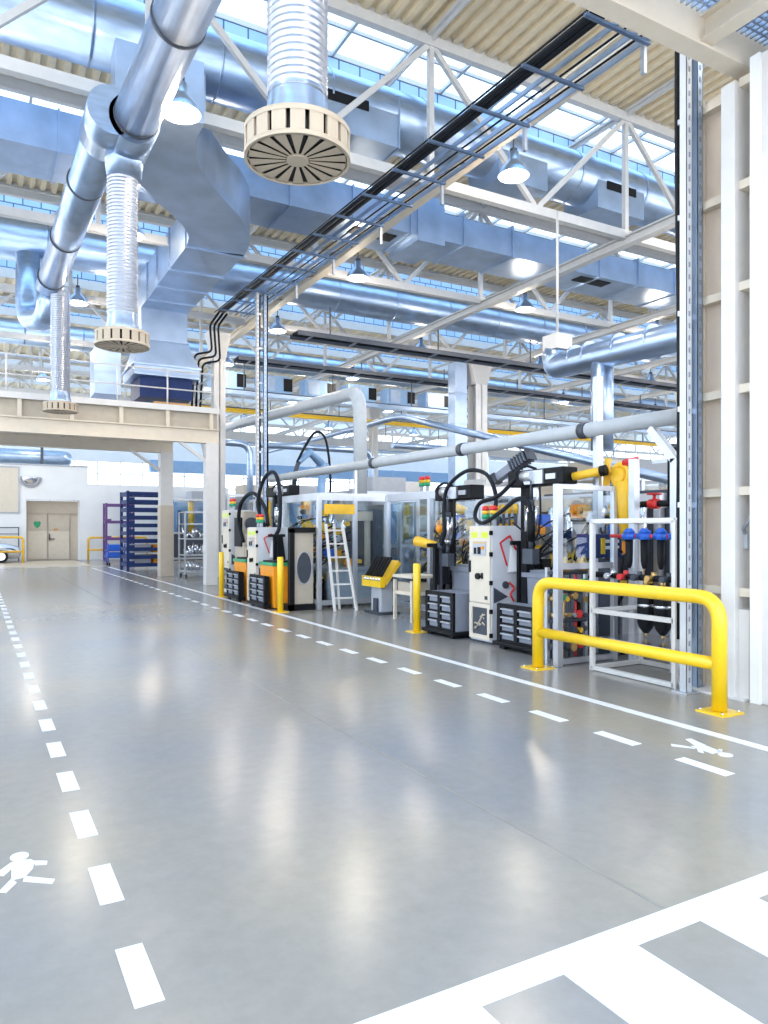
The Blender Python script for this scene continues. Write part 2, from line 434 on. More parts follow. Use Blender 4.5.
# ------------------------------------------------------------------ air ducts
def round_duct(y, z, rad, label, x0=-6, x1=45):
    r = thing('round_duct', label, 'duct', (x0,y,z-rad))
    MB().cyl((x0,y,z),(x1,y,z),rad,n=32).build('duct_body', M['galv'], r)
    m = MB(); x = x0+1.1
    while x < x1: m.cyl((x,y,z),(x+.035,y,z),rad+.018,n=32); x += 2.2
    m.each('seam_ring', M['galv'], r)
    return r
b2 = round_duct(13.55, 10.3, .6, 'large round silver duct crossing above the nearest air diffuser')
bx_ = MB().bx(5.2,7.6,12.98,14.15,9.45,10.5); bx_.each('plenum_box', M['galv_flat'], b2)
MB().bx(5.6,6.9,12.96,12.98,10.0,10.22).each('air_grille', M['black'], b2)
MB().bx(5.18,5.22,12.95,14.18,9.43,10.5).bx(7.58,7.62,12.95,14.18,9.43,10.5).each('box_flange', M['galv_flat'], b2)
MB().bx(10.2,11.6,12.98,14.15,9.45,10.4).bx(13.2,14.8,12.98,14.15,9.45,10.4).each('plenum_box', M['galv_flat'], b2)
MB().bx(13.5,14.5,12.96,12.98,9.95,10.15).each('air_grille', M['black'], b2)
round_duct(22.3, 9.5, .56, 'large round silver duct crossing the hall behind the S-shaped duct', -6, 40)
round_duct(33.0, 9.6, .5, 'farthest round silver duct crossing high in the depth of the hall', -6, 50)
# flat rectangular duct C
c = thing('flat_duct', 'long flat rectangular silver duct crossing mid height with dark grille', 'duct', (-6,16.2,8.95))
def rbox(m, x0, x1, y0, y1, z0, z1): m.bx(x0,x1,y0,y1,z0,z1)
MB().bx(-6,9.6,15.5,16.9,8.95,9.75).bx(9.6,10.4,15.45,16.95,8.8,9.95).bx(10.4,30,15.5,16.9,8.95,9.65).build('duct_body', M['galv_flat'], c)
m = MB(); x = -5
while x < 30: m.bx(x,x+.04,15.46,16.94,8.91,9.78); x += 1.6
m.each('seam_flange', M['galv_flat'], c)
MB().bx(15.3,16.5,15.7,16.1,8.93,8.95).each('air_grille', M['black'], c)
MB().bx(8.0,9.2,15.8,16.2,8.93,8.95).each('air_grille', M['black'], c)
# S-shaped rectangular duct down to the mezzanine plenum
sd = thing('s_bend_duct', 'big S-shaped rectangular silver duct bending down onto the mezzanine', 'duct', (4.7,22,5.25))
path = [(2.45,11.3),(2.5,12.0),(2.75,12.8),(3.2,13.5),(3.65,14.1),(4.2,14.75),(4.6,15.5),(4.75,16.3)]
path = [(p.x,p.y) for p in spline([(a,b,0) for a,b in path], 4)]
secs = []; w = 1.3
for i,(a,b) in enumerate(path):
    q = path[min(i+1,len(path)-1)]; p = path[max(i-1,0)]
    d = Vector((q[0]-p[0], q[1]-p[1], 0)).normalized(); nx = Vector((d.y,-d.x,0))*(w/2)
    secs.append([Vector((a,b,7.9))-nx, Vector((a,b,7.9))+nx, Vector((a,b,8.85))+nx, Vector((a,b,8.85))-nx])
MB().loft(secs).build('s_bend', M['galv_flat'], sd)
MB().bx(2.75,3.65,13.15,13.95,8.85,9.85).build('roof_riser', M['galv_flat'], sd)
MB().bx(4.1,5.4,16.3,22.9,7.9,8.85).build('straight_run', M['galv_flat'], sd)
m = MB()
for y in (16.3,17.9,19.3,20.5): m.bx(4.06,5.44,y,y+.05,7.86,8.89)
m.each('seam_flange', M['galv'], sd)
fl = lambda x0,x1,y0,y1,z: [(x0,y0,z),(x1,y0,z),(x1,y1,z),(x0,y1,z)]
MB().loft([fl(4.1,5.4,21.4,22.9,7.9),fl(4.1,5.4,21.4,22.9,7.0),fl(3.9,5.75,21.35,23.1,6.3),fl(3.9,5.75,21.35,23.1,6.0)]).build('flared_plenum', M['galv_flat'], sd)
m = MB(); m.bx(4.06,5.44,21.36,22.94,7.0,7.05).bx(3.86,5.79,21.3,23.14,6.27,6.32); m.each('plenum_flange', M['galv'], sd)
MB().bx(4.1,5.6,21.6,23.0,5.42,6.0).build('dark_base', M['navy'], sd, label='dark blue base')
MB().bx(2.9,3.6,21.7,22.6,5.42,6.7).build('side_duct', M['galv_flat'], sd)
# aisle pipe with drop diffusers
pa = thing('supply_pipe', 'thick round silver pipe running along the aisle at top left', 'duct', (2.0,5,7.2))
MB().cyl((2.3,-4,7.55),(2.02,11.75,7.55),.31,n=32).build('near_run', M['galv'], pa)
MB().cyl((1.72,11.2,7.6),(1.62,20.6,7.75),.30,n=32).build('far_run', M['galv'], pa)
m = MB()
for y in (3.4,6.4,8.6,10.9): m.cyl((2.3-.28*(y+4)/15.75,y,7.55),(2.3-.28*(y+4)/15.75,y+.05,7.55),.325,n=32)
m.each('band_clamp', M['dark'], pa, label='dark band clamp')
m = MB()
for y in (13.6,16.5,19.4): m.cyl((1.71-.1*(y-11)/9.6,y,7.6+.15*(y-11.2)/9.4),(1.71-.1*(y-11)/9.6,y+.05,7.6+.15*(y-11.2)/9.4),.315,n=32)
m.each('band_clamp', M['dark'], pa)
MB().tube([(2.02,11.0,7.55),(2.02,11.9,7.55)],.36,n=32).tube([(2.0,11.75,7.6),(2.0,11.78,7.0)],.33,n=32,rf=lambda i:(.34,.25)[i]).tube([(1.72,11.0,7.6),(1.72,11.9,7.6)],.35,n=32).each('tee_collar', M['galv'], pa)
MB().tube(fillet([(1.25,21.9,9.0),(1.22,21.7,7.2),(1.62,20.5,7.0),(1.65,20.3,7.7)],.5,8),.30,n=24).build('elbow', M['galv'], pa)
m = MB()
for y in (1.5,7.5): m.beam((2.15,y,7.85),(2.15,y,11.5),.02)
m.each('hanger_rod', M['dark'], pa)
def diffuser(x, y, z0, ztop, label):
    r = thing('air_diffuser', label, 'air diffuser', (x,y,z0), 'drum air diffusers')
    n = 18; R = .40; H = .20
    body = MB()
    for k in range(n):
        a0 = 2*PI*k/n; a1 = 2*PI*(k+.76)/n; st = [a0+(a1-a0)*j/4 for j in range(5)]
        body.prism([(x+R*math.cos(t),y+R*math.sin(t),z0) for t in st]+[(x+(R-.03)*math.cos(t),y+(R-.03)*math.sin(t),z0) for t in reversed(st)], (0,0,H))
        # bottom leaf between two radial slots
        st2 = [a0+(2*PI/n)*.70*j/4 for j in range(5)]
        mid = (st2[0]+st2[-1])/2
        body.prism([(x+.09*math.cos(mid-.06),y+.09*math.sin(mid-.06),z0)]+[(x+R*math.cos(t),y+R*math.sin(t),z0) for t in st2]+[(x+.09*math.cos(mid+.06),y+.09*math.sin(mid+.06),z0)], (0,0,.006))
    body.lathe((x,y,z0),[(R+.004,-.004),(R+.004,.03),(R-.02,.03),(R-.02,-.004),(R+.004,-.004)],48)
    body.lathe((x,y,z0),[(R+.004,H-.03),(R+.004,H+.01),(.25,H+.05),(.2,H+.05)],48)
    body.cyl((x,y,z0-.008),(x,y,z0+.03),.085,n=24)
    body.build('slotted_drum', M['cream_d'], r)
    MB().cyl((x,y,z0+.012),(x,y,z0+H),R-.035,n=36).build('core', M['black'], r)
    MB().lathe((x,y,z0),[(.25,H+.04),(.25,H+.12),(.232,H+.16),(.225,H+.30)],32).build('collar', M['galv'], r)
    prof = []; z = z0+H+.26; pz = .055
    while z < ztop:
        prof += [(.230,z-z0),(.232,z-z0+pz*.2),(.218,z-z0+pz*.5),(.218,z-z0+pz*.7)]; z += pz
    MB().lathe((x,y,z0),prof,32).build('flexible_duct', M['flex'], r)
diffuser(2.15, 5.2, 4.42, 7.35, 'nearest cream drum air diffuser with radial slots hanging at top centre')
diffuser(1.98, 11.8, 4.42, 7.2, 'second cream drum air diffuser hanging from a ribbed duct before the mezzanine')
diffuser(1.86, 19.9, 4.55, 7.6, 'farthest cream drum air diffuser hanging in front of the mezzanine edge')
# low big pipe with elbow at right
lp = thing('exhaust_pipe', 'thick silver exhaust pipe with elbow low on the right under the trusses', 'duct', (11,10,4.6))
MB().tube(fillet([(11,12.0,5.5),(11,12.1,5.15),(11,4.5,4.95)],.55,8),.27,n=28).build('pipe_body', M['galv'], lp)
MB().cyl((11,10.7,5.1),(11,10.7,3.2),.22,n=24).build('branch', M['galv'], lp)
m = MB()
for y in (11.4,11.0,10.2,9.4,8.2): m.cyl((11,y,5.02+.025*(y-4.5)),(11,y+.04,5.02+.025*(y-4.5)),.285,n=28)
m.each('seam_ring', M['galv'], lp)
MB().bx(10.78,11.22,11.78,12.22,5.48,5.8).build('duct_neck', M['white'], lp)
MB().cyl((11,12,5.8),(11,12,8.5),.03,n=8).each('hanger_rod', M['truss'], lp)
# grey pipe dropping in the mid ground
solo(MB().tube(fillet([(8,30,5.5),(8,15.5,4.9),(8,15.45,1.9)],.5,8),.16,n=20), 'bent_pipe', M['pipe'], 'grey pipe running high then bending straight down behind the white ladder', 'pipe', (8,15.5,1.9))
gp = thing('process_pipe', 'long straight light grey pipe with couplings above the machine stations', 'pipe', (6.85,11,2.75))
MB().cyl((6.85,5.4,2.87),(6.85,18.4,2.95),.092,n=20).build('pipe_run', M['pipe'], gp)
for y in (6.9,9.6,12.6): MB().cyl((6.85,y,2.87+.0062*(y-5.4)),(6.85,y+.12,2.87+.0062*(y-5.4)),.106,n=20).build('coupling', M['dark'], gp)
m = MB()
for y in (13.46,17.0): m.beam((6.85,y,2.3),(6.85,y,2.85),.05)
m.beam((6.85,6.72,2.12),(6.85,6.72,2.78),.05); m.beam((6.85,5.56,0),(6.85,5.56,2.4),.09).beam((6.85,5.90,2.78),(6.85,5.56,2.38),.09); m.each('support_post', M['alu'], gp)

# ------------------------------------------------------------------ mezzanine
mz = thing('mezzanine', 'white steel mezzanine with thin railings crossing the aisle at left', 'mezzanine', (6.0,21.2,0))
MB().bx(-6.5,6.2,21.0,26.6,5.05,5.12).build('deck', M['lgrey'], mz)
MB().bx(-6.5,6.25,20.95,21.0,4.98,5.14).build('kick_plate', M['white'], mz)
MB().ibeam((-6.5,21.15,4.33),(6.25,21.15,4.33),.26,.42,.035).build('main_beam', M['cream'], mz)
MB().ibeam((-6.5,26.2,4.50),(6.1,26.2,4.50),.26,.40,.035).build('main_beam', M['cream'], mz)
MB().bx(-6.5,6.2,21.14,21.18,4.55,5.0).build('web_plate', M['tan'], mz)
for k in range(10):
    x = 6.0-1.25*k
    MB().bx(x-.05,x+.05,21.0,21.3,4.54,5.0).each('stiffener', M['cream'], mz)
for k in range(9):
    x = 5.2-1.35*k
    MB().beam((x,21.2,4.78),(x,26.3,4.78),.12,.24).build('joist', M['truss'], mz)
MB().bx(5.84,6.18,20.99,21.33,0,4.12).build('column', M['white'], mz, .01)
c2 = MB().bx(5.60,6.02,25.8,26.25,0,4.3).build('column', M['white'], mz, .01)
MB().bx(5.585,6.035,25.785,26.265,0,2.45).build('column_casing', M['wood'] if False else M['beige'], c2)
for a, b in (((5.9,21.18,3.6),(5.1,21.18,4.15)),((5.7,26.0,3.6),(4.6,26.0,4.35)),((6.0,21.4,3.5),(6.0,22.3,4.7))):
    MB().beam(a,b,.09).build('knee_brace', M['white'], mz)
rl = MB()
for z in (5.6,6.12): rl.cyl((-6.5,21.05,z),(6.1,21.05,z),.02,n=8)
for z in (5.6,6.12): rl.cyl((6.1,21.05,z),(6.1,26.5,z),.02,n=8)
rail = rl.build('railing', M['white'], mz)
for k in range(8): MB().cyl((6.1-1.35*k,21.05,5.1),(6.1-1.35*k,21.05,6.13),.024,n=8).build('railing_post', M['white'], rail)
for k in range(1,4): MB().cyl((6.1,21.05+1.8*k,5.1),(6.1,21.05+1.8*k,6.13),.024,n=8).build('railing_post', M['white'], rail)
solo(MB().bx(4.4,5.4,21.35,21.6,5.12,5.2).bx(4.45,5.35,21.37,21.58,5.2,5.27), 'plank_stack', M['wood'], 'short brown planks lying on the mezzanine deck behind the railing', 'planks', (4.9,21.5,5.12))

# ------------------------------------------------------------------ overhead grating platform, built-up column and cladding
pf = thing('grating_platform', 'overhead steel grating platform with cream edge beam at top right', 'platform', (7,3.5,6.0))
MB().bx(2.6,11,4.38,4.52,6.0,6.32).bx(2.6,11,4.36,4.54,5.975,6.0).each('edge_beam', M['cream'], pf)
MB().bx(2.6,11,.9,1.05,6.0,6.32).each('edge_beam', M['cream'], pf)
for x in (3.4,4.6,5.8,7.0,8.2,9.4): MB().ibeam((x,1.05,6.14),(x,4.38,6.14),.16,.24,.02).build('joist', M['cream'], pf)
g = MB()
for k in range(118): g.bx(2.65+.07*k,2.668+.07*k,1.05,4.38,6.27,6.31)
for k in range(47): g.bx(2.65,10.9,1.07+.07*k,1.088+.07*k,6.28,6.31)
g.build('grating', M['galv_flat'], pf)
m = MB().cyl((2.6,4.55,6.16),(11,4.55,6.16),.016,n=8)
for x in (4.2,5.5,6.8): m.bx(x-.03,x+.03,4.52,4.58,6.12,6.2)
m.build('conduit', M['lgrey'], pf)
cl = thing('built_up_column', 'broad cream built-up steel column with horizontal stiffeners at right', 'column', (6.45,4.55,0))
MB().bx(6.52,6.56,4.30,4.93,0,5.97).build('web_plate', M['webtan'], cl)
MB().bx(6.26,6.52,4.42,4.565,0,5.85).build('flange', M['white'], cl, .006)
MB().bx(6.48,6.56,4.93,4.945,0,5.97).build('side_plate', M['cream'], cl)
for z in (.97,1.93,2.9,3.87,4.83,5.8):
    MB().bx(6.42,6.52,4.565,4.93,z,z+.08).bx(6.33,6.52,4.31,4.42,z,z+.08).each('stiffener', M['cream'], cl)
MB().bx(6.24,6.62,4.31,4.96,0,.02).build('base_plate', M['white'], cl)
MB().bx(6.32,6.52,4.31,4.42,0.02,.85).build('base_gusset', M['white'], cl)
cw_ = thing('cladding_panel', 'tall smooth white cladding panel at the right edge of the picture', 'panel', (6.5,3.9,0))
MB().bx(6.30,7.2,2.6,4.27,0,5.98).build('panel_body', M['white'], cw_, .01)
MB().bx(6.27,6.30,4.17,4.27,0,5.98).build('edge_strip', M['whitewall'], cw_)
MB().bx(6.285,6.30,4.0,4.06,.42,.5).build('fixing_plate', M['lgrey'], cw_)
cb = thing('conduit_run', 'thin white conduit with junction box and drooping grey cable on the cream column', 'conduit', (6.45,4.36,1.6))
MB().cyl((6.38,4.32,1.75),(6.38,4.32,5.7),.012,n=8).build('conduit_tube', M['white'], cb)
MB().bx(6.40,6.50,4.385,4.46,1.42,1.56).build('junction_box', M['lgrey'], cb, .008)
MB().tube(spline([(6.38,4.32,1.78),(6.36,4.34,1.68),(6.37,4.40,1.62),(6.42,4.42,1.55)]),.014,n=8).build('cable', M['grey'], cb)

# ------------------------------------------------------------------ cable risers and tray
def cable_riser(x, y, h, label, cols=('black','black')):
    r = thing('cable_riser', label, 'cable riser', (x,y,0), 'cable risers')
    for dx, dy in ((0,0),(.24,.06)):
        m = MB(); a, b = x+dx, y+dy
        m.bx(a-.04,a+.04,b-.05,b-.044,0,h).bx(a-.04,a-.034,b-.05,b+.03,0,h).bx(a+.034,a+.04,b-.05,b+.03,0,h)
        m.build('channel_post', M['post' if dx == 0 else 'galv_flat'], r)
        s = MB(); z = .1
        while z < h-.1: s.bx(a-.01,a+.012,b-.053,b-.05,z,z+.05); z += .12
        s.build('slot_row', M['grey'], r)['kind'] = 'stuff'
    z = .9
    while z < h:
        MB().beam((x-.02,y+.055,z),(x+.27,y+.10,z),.03,.05).build('rung', M['alu'], r); z += .95
    for k, q in enumerate((.07,.12,.30,.34)):
        MB().tube(spline([(x+q,y+.14,.5),(x+q+.01,y+.13,h*.4),(x+q-.01,y+.14,h*.7),(x+q,y+.14,h)],5),.026,n=8).build('cable', M[cols[k%2]], r)
    MB().bx(x-.09,x+.09,y-.09,y+.09,0,.015).build('foot_plate', M['alu'], r)
    return r
cable_riser(6.12, 4.86, 7.75, 'near galvanised cable riser standing beside the yellow guard rail end')
cable_riser(6.75, 19.2, 8.1, 'far galvanised cable riser standing behind the left group of cabinets')
ty = lambda y: 7.62+.028*y
ct = thing('cable_tray', 'long suspended cable tray with thick black cables running down the hall', 'cable tray', (6.9,12,7.9))
Y0, Y1 = 2.5, 22.0
for dx in (-.05,.28,.5): MB().beam((6.9+dx,Y0,ty(Y0)),(6.9+dx,Y1,ty(Y1)),.03,.07).build('side_rail', M['galv'], ct)
y = Y0+.5
while y < Y1:
    MB().beam((6.35,y,ty(y)-.05),(7.45,y,ty(y)-.05),.05,.04).build('cross_bar', M['traybar'], ct); y += 1.15
for dx, rr in ((-.38,.045),(-.26,.05)):
    MB().cyl((6.9+dx,Y0,ty(Y0)+.04),(6.9+dx,Y1,ty(Y1)+.04),rr,n=10).build('thick_cable', M['rubber'], ct)
for dx in (-.52,.12,.40): MB().cyl((6.9+dx,Y0,ty(Y0)),(6.9+dx,Y1,ty(Y1)),.016,n=6).build('thin_cable', M['rubber'], ct)
y = 4.2
while y < Y1:
    MB().bx(7.38,7.43,y-.03,y+.03,ty(y)-.42,ty(y)).build('drop_stub', M['alu'], ct)
    MB().beam((7.2,y,ty(y)),(7.9,y,8.4),.025).each('hanger_rod', M['dark'], ct); y += 2.3
for k in range(3):
    d = .13*k
    MB().tube(fillet([(6.5+d,22,ty(22)),(6.4+d,22.6,8.0),(6.5+d,22.7,7.2-d),(6.0+d,22.9,7.1-d),(5.9+d,22.9,5.13)],.15,4),.035,n=8).build('bent_cable', M['rubber'], ct)

# ------------------------------------------------------------------ bell lamps
def bell_lamp():
    r = thing('bell_lamp', 'lit bell lamp', 'lamp', (0,0,0), 'bell lamps')
    MB().lathe((0,0,0),[(.30,0),(.285,.06),(.22,.17),(.13,.25),(.10,.30),(.10,.44),(.02,.46)],24).lathe((0,0,0),[(.295,0),(.28,.06),(.215,.165),(.125,.245),(.001,.25)],24).build('shade', M['galv'], r)
    MB().ball((0,0,.10),.12,16,10,1.1).build('bulb', M['bulb'], r)
    MB().cyl((0,0,.44),(0,0,.85),.015,n=8).bx(-.05,.05,-.05,.05,.44,.52).build('stem', M['dark'], r)
    return r
LX = [-3.2,2.65,8.9,14.6,20.4,27,34]; LY = [-1,4.2,10.9,17.35,23.3,29,36,44]
xn = ['far left of the aisle','left above the aisle','beside the cable tray','third from the aisle','fourth from the aisle','fifth from the aisle','sixth from the aisle']
yn = ['behind the camera','in the near row','of the first visible row','of the row before the second truss','of the row over the mezzanine','of the row behind the mezzanine','of the row at the white back wall','of the farthest row']
lamps = []
base_lamp = None
for j, y in enumerate(LY):
    for i, x in enumerate(LX):
        z = 7.75 if (i == 1 and j == 2) else 8.3
        xx = x
        if i == 1 and j == 3: xx = 3.1
        lab = 'lit bell lamp %s, %s' % (xn[i], yn[j])
        if i == 1 and j == 2: lab = 'glowing bell-shaped lamp hanging right of the thick aisle pipe'
        if i == 2 and j == 3: lab = 'glowing bell-shaped lamp hanging at picture centre under the cable tray'
        if base_lamp is None:
            base_lamp = bell_lamp(); base_lamp.location = (xx,y,z); tag(base_lamp, lab, 'lamp', 'bell lamps')
        else: copy_tree(base_lamp, (xx,y,z), lab)
        L = bpy.data.lights.new('lamp_light', 'POINT'); L.energy = 115; L.color = (1,.84,.66); L.shadow_soft_size = .25
        lo = bpy.data.objects.new('lamp_light', L); COL.objects.link(lo); lo.location = (xx,y,z-.08)

# ------------------------------------------------------------------ guard rails and bollards
gr = thing('guard_rail', 'thick yellow tubular guard rail in the right foreground', 'guard rail', (5.7,5.35,0))
MB().tube(fillet([(5.7,4.17,.02),(5.7,4.17,1.0),(5.7,6.54,1.0),(5.7,6.54,.02)],.22,8),.066,n=20).build('frame_tube', M['yellow'], gr)
MB().cyl((5.7,4.2,.42),(5.7,6.5,.42),.058,n=20).each('middle_rail', M['yellow'], gr)
for y in (4.17,6.54):
    b = MB().bx(5.56,5.84,y-.14,y+.14,0,.014).build('base_plate', M['yellow'], gr)
    m = MB()
    for sx in (-.11,.11):
        for sy in (-.11,.11): m.cyl((5.7+sx,y+sy,.014),(5.7+sx,y+sy,.03),.014,n=6)
    m.each('anchor_bolt', M['steel'], b)
def bollard(x, y, label):
    r = thing('bollard', label, 'bollard', (x,y,0), 'yellow bollards')
    MB().tube([(x,y,0),(x,y,1.06),(x,y,1.075)],.06,n=20,rf=lambda i:(.06,.06,.05)[i]).build('post', M['yellow'], r)
    MB().bx(x-.13,x+.13,y-.13,y+.13,0,.014).build('base_plate', M['yellow'], r)
bollard(6.05,9.77,'yellow steel bollard beside the mid drawer trolley, right of the tool rack')
bollard(5.2,13.45,'yellow steel bollard in front of the orange bin of the left station')
bollard(5.15,17.2,'yellow steel bollard beside the mezzanine column, leftmost of the three')
def low_rail(pts, label, at):
    r = thing('guard_rail', label, 'guard rail', at)
    MB().tube(fillet(pts,.2,5),.055,n=12).build('frame_tube', M['ydark'], r)
    MB().cyl((pts[1][0]+.03,pts[1][1],.55),(pts[2][0]-.03,pts[2][1],.55),.05,n=12).each('middle_rail', M['ydark'], r)
low_rail([(5.2,41.2,0),(5.2,41.2,1.2),(8.2,41.2,1.2),(8.2,41.2,0)],'slim yellow guard rail right of the beige door along the back wall',(6.7,41.2,0))
low_rail([(-1.5,39.6,0),(-1.5,39.6,1.25),(2.05,39.6,1.25),(2.05,39.6,0)],'slim yellow guard rail before the silver car at the left edge',(.5,39.6,0))

# ------------------------------------------------------------------ things at the back wall
mi = thing('convex_mirror', 'half-dome convex mirror mounted on the white wall above the door', 'mirror', (2.5,41.9,3.85))
prof = []
vs = []; fs = []
for i in range(7):
    for j in range(13):
        a = PI*j/12; b = PI/2*i/6
        vs.append((2.5+.46*math.cos(b)*math.cos(a), 41.98-.42*math.sin(b)*.9, 4.32-.46*math.cos(b)*math.sin(a)))
for i in range(6):
    for j in range(12): fs.append((i*13+j,i*13+j+1,(i+1)*13+j+1,(i+1)*13+j))
m = MB(); m.add(vs,fs,True); m.build('mirror_dome', M['steel'], mi)
ring = [(2.5+.5*math.cos(PI*j/16),41.95,4.32-.5*math.sin(PI*j/16)) for j in range(17)]
MB().tube(ring,.05,n=8).cyl((2.0,41.95,4.32),(3.0,41.95,4.32),.04,n=8).build('rim', M['lgrey'], mi)
# silver car, nose towards the door
car = thing('car', 'silver car parked behind the yellow rail at the far left', 'car', (-.3,40.78,0))
def carsec(x, w, zb, zt, sh=.25):
    return [(x,40.78-w,zb),(x,40.78-w,zt-sh),(x,40.78-w+sh*.8,zt),(x,40.78+w-sh*.8,zt),(x,40.78+w,zt-sh),(x,40.78+w,zb)]
MB().loft([carsec(1.95,.62,.3,.62,.1),carsec(1.85,.74,.22,.80),carsec(1.5,.80,.2,.90),carsec(.9,.84,.2,1.0),carsec(-1.9,.84,.2,1.02),carsec(-2.3,.78,.25,.95)],True).build('body_shell', M['silvercar'], car)
MB().loft([[(.75,40.13,.97),(.75,41.43,.97),(.74,41.38,1.0),(.74,40.18,1.0)],[(-.05,40.23,.99),(-.05,41.33,.99),(-.05,41.23,1.45),(-.05,40.33,1.45)],[(-1.3,40.23,1.0),(-1.3,41.33,1.0),(-1.25,41.23,1.45),(-1.25,40.33,1.45)],[(-1.9,40.18,1.0),(-1.9,41.38,1.0),(-1.88,41.28,1.04),(-1.88,40.28,1.04)]]).build('cabin_glass', M['dark'], car)
for x in (1.1,-1.5):
    for y in (39.96,41.60):
        wl_ = MB().cyl((x,y-.1,.31),(x,y+.1,.31),.31,n=24).build('wheel', M['rubber'], car)
        MB().cyl((x,y-.11,.31),(x,y+.11,.31),.19,n=16).build('rim', M['steel'], wl_)
MB().prism([(1.30,39.97,.72),(1.62,40.00,.70),(1.78,40.04,.60),(1.45,39.98,.58)],(0,.03,0)).build('headlight', M['black'], car)
MB().bx(1.93,1.97,40.33,41.23,.36,.55).build('grille', M['black'], car)
rk = thing('car_frame_rack', 'thin dark frame rack above the silver car at the left edge', 'rack', (.9,41,0))
MB().beam((1.95,41.80,0),(1.95,41.80,1.75),.05).beam((-1.4,41.80,0),(-1.4,41.80,1.75),.05).beam((-1.4,41.80,1.72),(1.95,41.80,1.72),.05).beam((-1.4,41.80,1.4),(1.95,41.80,1.4),.04).build('frame', M['dark'], rk)

def stack_rack(x0,x1,y0,y1,h,n,matn,label,loads):
    r = thing('stacking_rack', label, 'rack', ((x0+x1)/2,(y0+y1)/2,0))
    for x in (x0,x1):
        for y in (y0,y1): MB().beam((x,y,0),(x,y,h),.10).build('post', M[matn], r)
    for k in range(n):
        z = .25+(h-.35)*k/(n-1); bh = .14 if loads else .11
        t = MB()
        t.beam((x0,y0,z),(x1,y0,z),.06,bh).beam((x0,y1,z),(x1,y1,z),.06,bh).beam((x0,y0,z),(x0,y1,z),.06,bh).beam((x1,y0,z),(x1,y1,z),.06,bh)
        for q in (.25,.5,.75): t.beam((x0+(x1-x0)*q,y0,z),(x0+(x1-x0)*q,y1,z),.05,.05)
        t.build('tier_frame', M[matn], r)
        if loads and k < n-1:
            MB().bx(x0-.06,x0+.24,y0-.07,y0-.02,z-.05,z+.16).bx(x1-.2,x1+.06,y0-.07,y0-.02,z-.05,z+.12).each('corner_gusset', M[matn], r)
    return r
stack_rack(5.1,6.75,29.2,30.6,3.1,10,'navy','tall dark blue stack of steel stillages beside the beige column', True)
stack_rack(5.95,7.3,40.2,41.0,3.0,4,'purple','slim purple steel rack against the white back wall', True)
for k,(z,mm_,nm) in enumerate(((.32,'lgrey','lowest'),(.72,'orange','middle'),)):
    solo(MB().bx(5.3,6.0,29.4,30.3,z,z+.3).bx(5.27,6.03,29.37,30.33,z+.27,z+.31), 'parts_box', M['lgrey'], 'grey parts box in the blue rack, %s level'%nm, 'box', (5.65,29.8,z))
    solo(MB().bx(6.1,6.65,29.4,30.3,z,z+.3).bx(6.07,6.68,29.37,30.33,z+.27,z+.31), 'parts_box', M['orange'], 'orange parts box in the blue rack, %s level'%nm, 'box', (6.35,29.8,z))
bb = thing('pallet_cart', 'small bright blue cart standing left of the blue rack', 'cart', (5.5,34.5,0))
MB().bx(5.1,5.9,34.2,35.0,.35,.45).bx(5.1,5.9,34.2,35.0,.65,.72).build('shelf', M['blue'], bb)
for x in (5.15,5.85):
    for y in (34.25,34.95): MB().beam((x,y,.15),(x,y,1.0),.05).build('post', M['blue'], bb)
MB().bx(5.15,5.85,34.25,34.95,.45,.6).bx(5.2,5.8,34.3,34.9,.72,.95).build('load', M['fblue'], bb)
for x in (5.2,5.8):
    for y in (34.3,34.9): MB().cyl((x-.03,y,.08),(x+.03,y,.08),.08,n=12).build('wheel', M['rubber'], bb)
# mesh cage trolley between the two mezzanine columns
cg = thing('cage_trolley', 'grey wire cage trolley with jumbled steel parts behind the white column', 'trolley', (6.6,24.9,0))
for x in (6.1,7.05):
    for y in (24.5,25.3): MB().beam((x,y,.12),(x,y,2.2),.05).build('post', M['alu'], cg)
for z in (.2,.75,1.3,1.8,2.2):
    MB().bx(6.1,7.05,24.5,25.3,z-.015,z+.015).beam((6.1,24.48,z),(7.05,24.48,z),.03,.05).build('shelf', M['alu'], cg)
m = MB()
for k in range(46):
    x, y, z = random.uniform(6.15,7.0), random.uniform(24.55,25.2), random.choice((.22,.77,1.32))
    m.cyl((x,y,z+.02),(x+random.uniform(-.12,.12),y+random.uniform(-.1,.1),z+random.uniform(.15,.4)),random.uniform(.02,.06),n=8)
m.build('steel_parts', M['steel'], cg)['kind'] = 'stuff'
for x in (6.15,7.0):
    for y in (24.55,25.25): MB().cyl((x-.02,y,.06),(x+.02,y,.06),.06,n=12).build('caster', M['rubber'], cg)

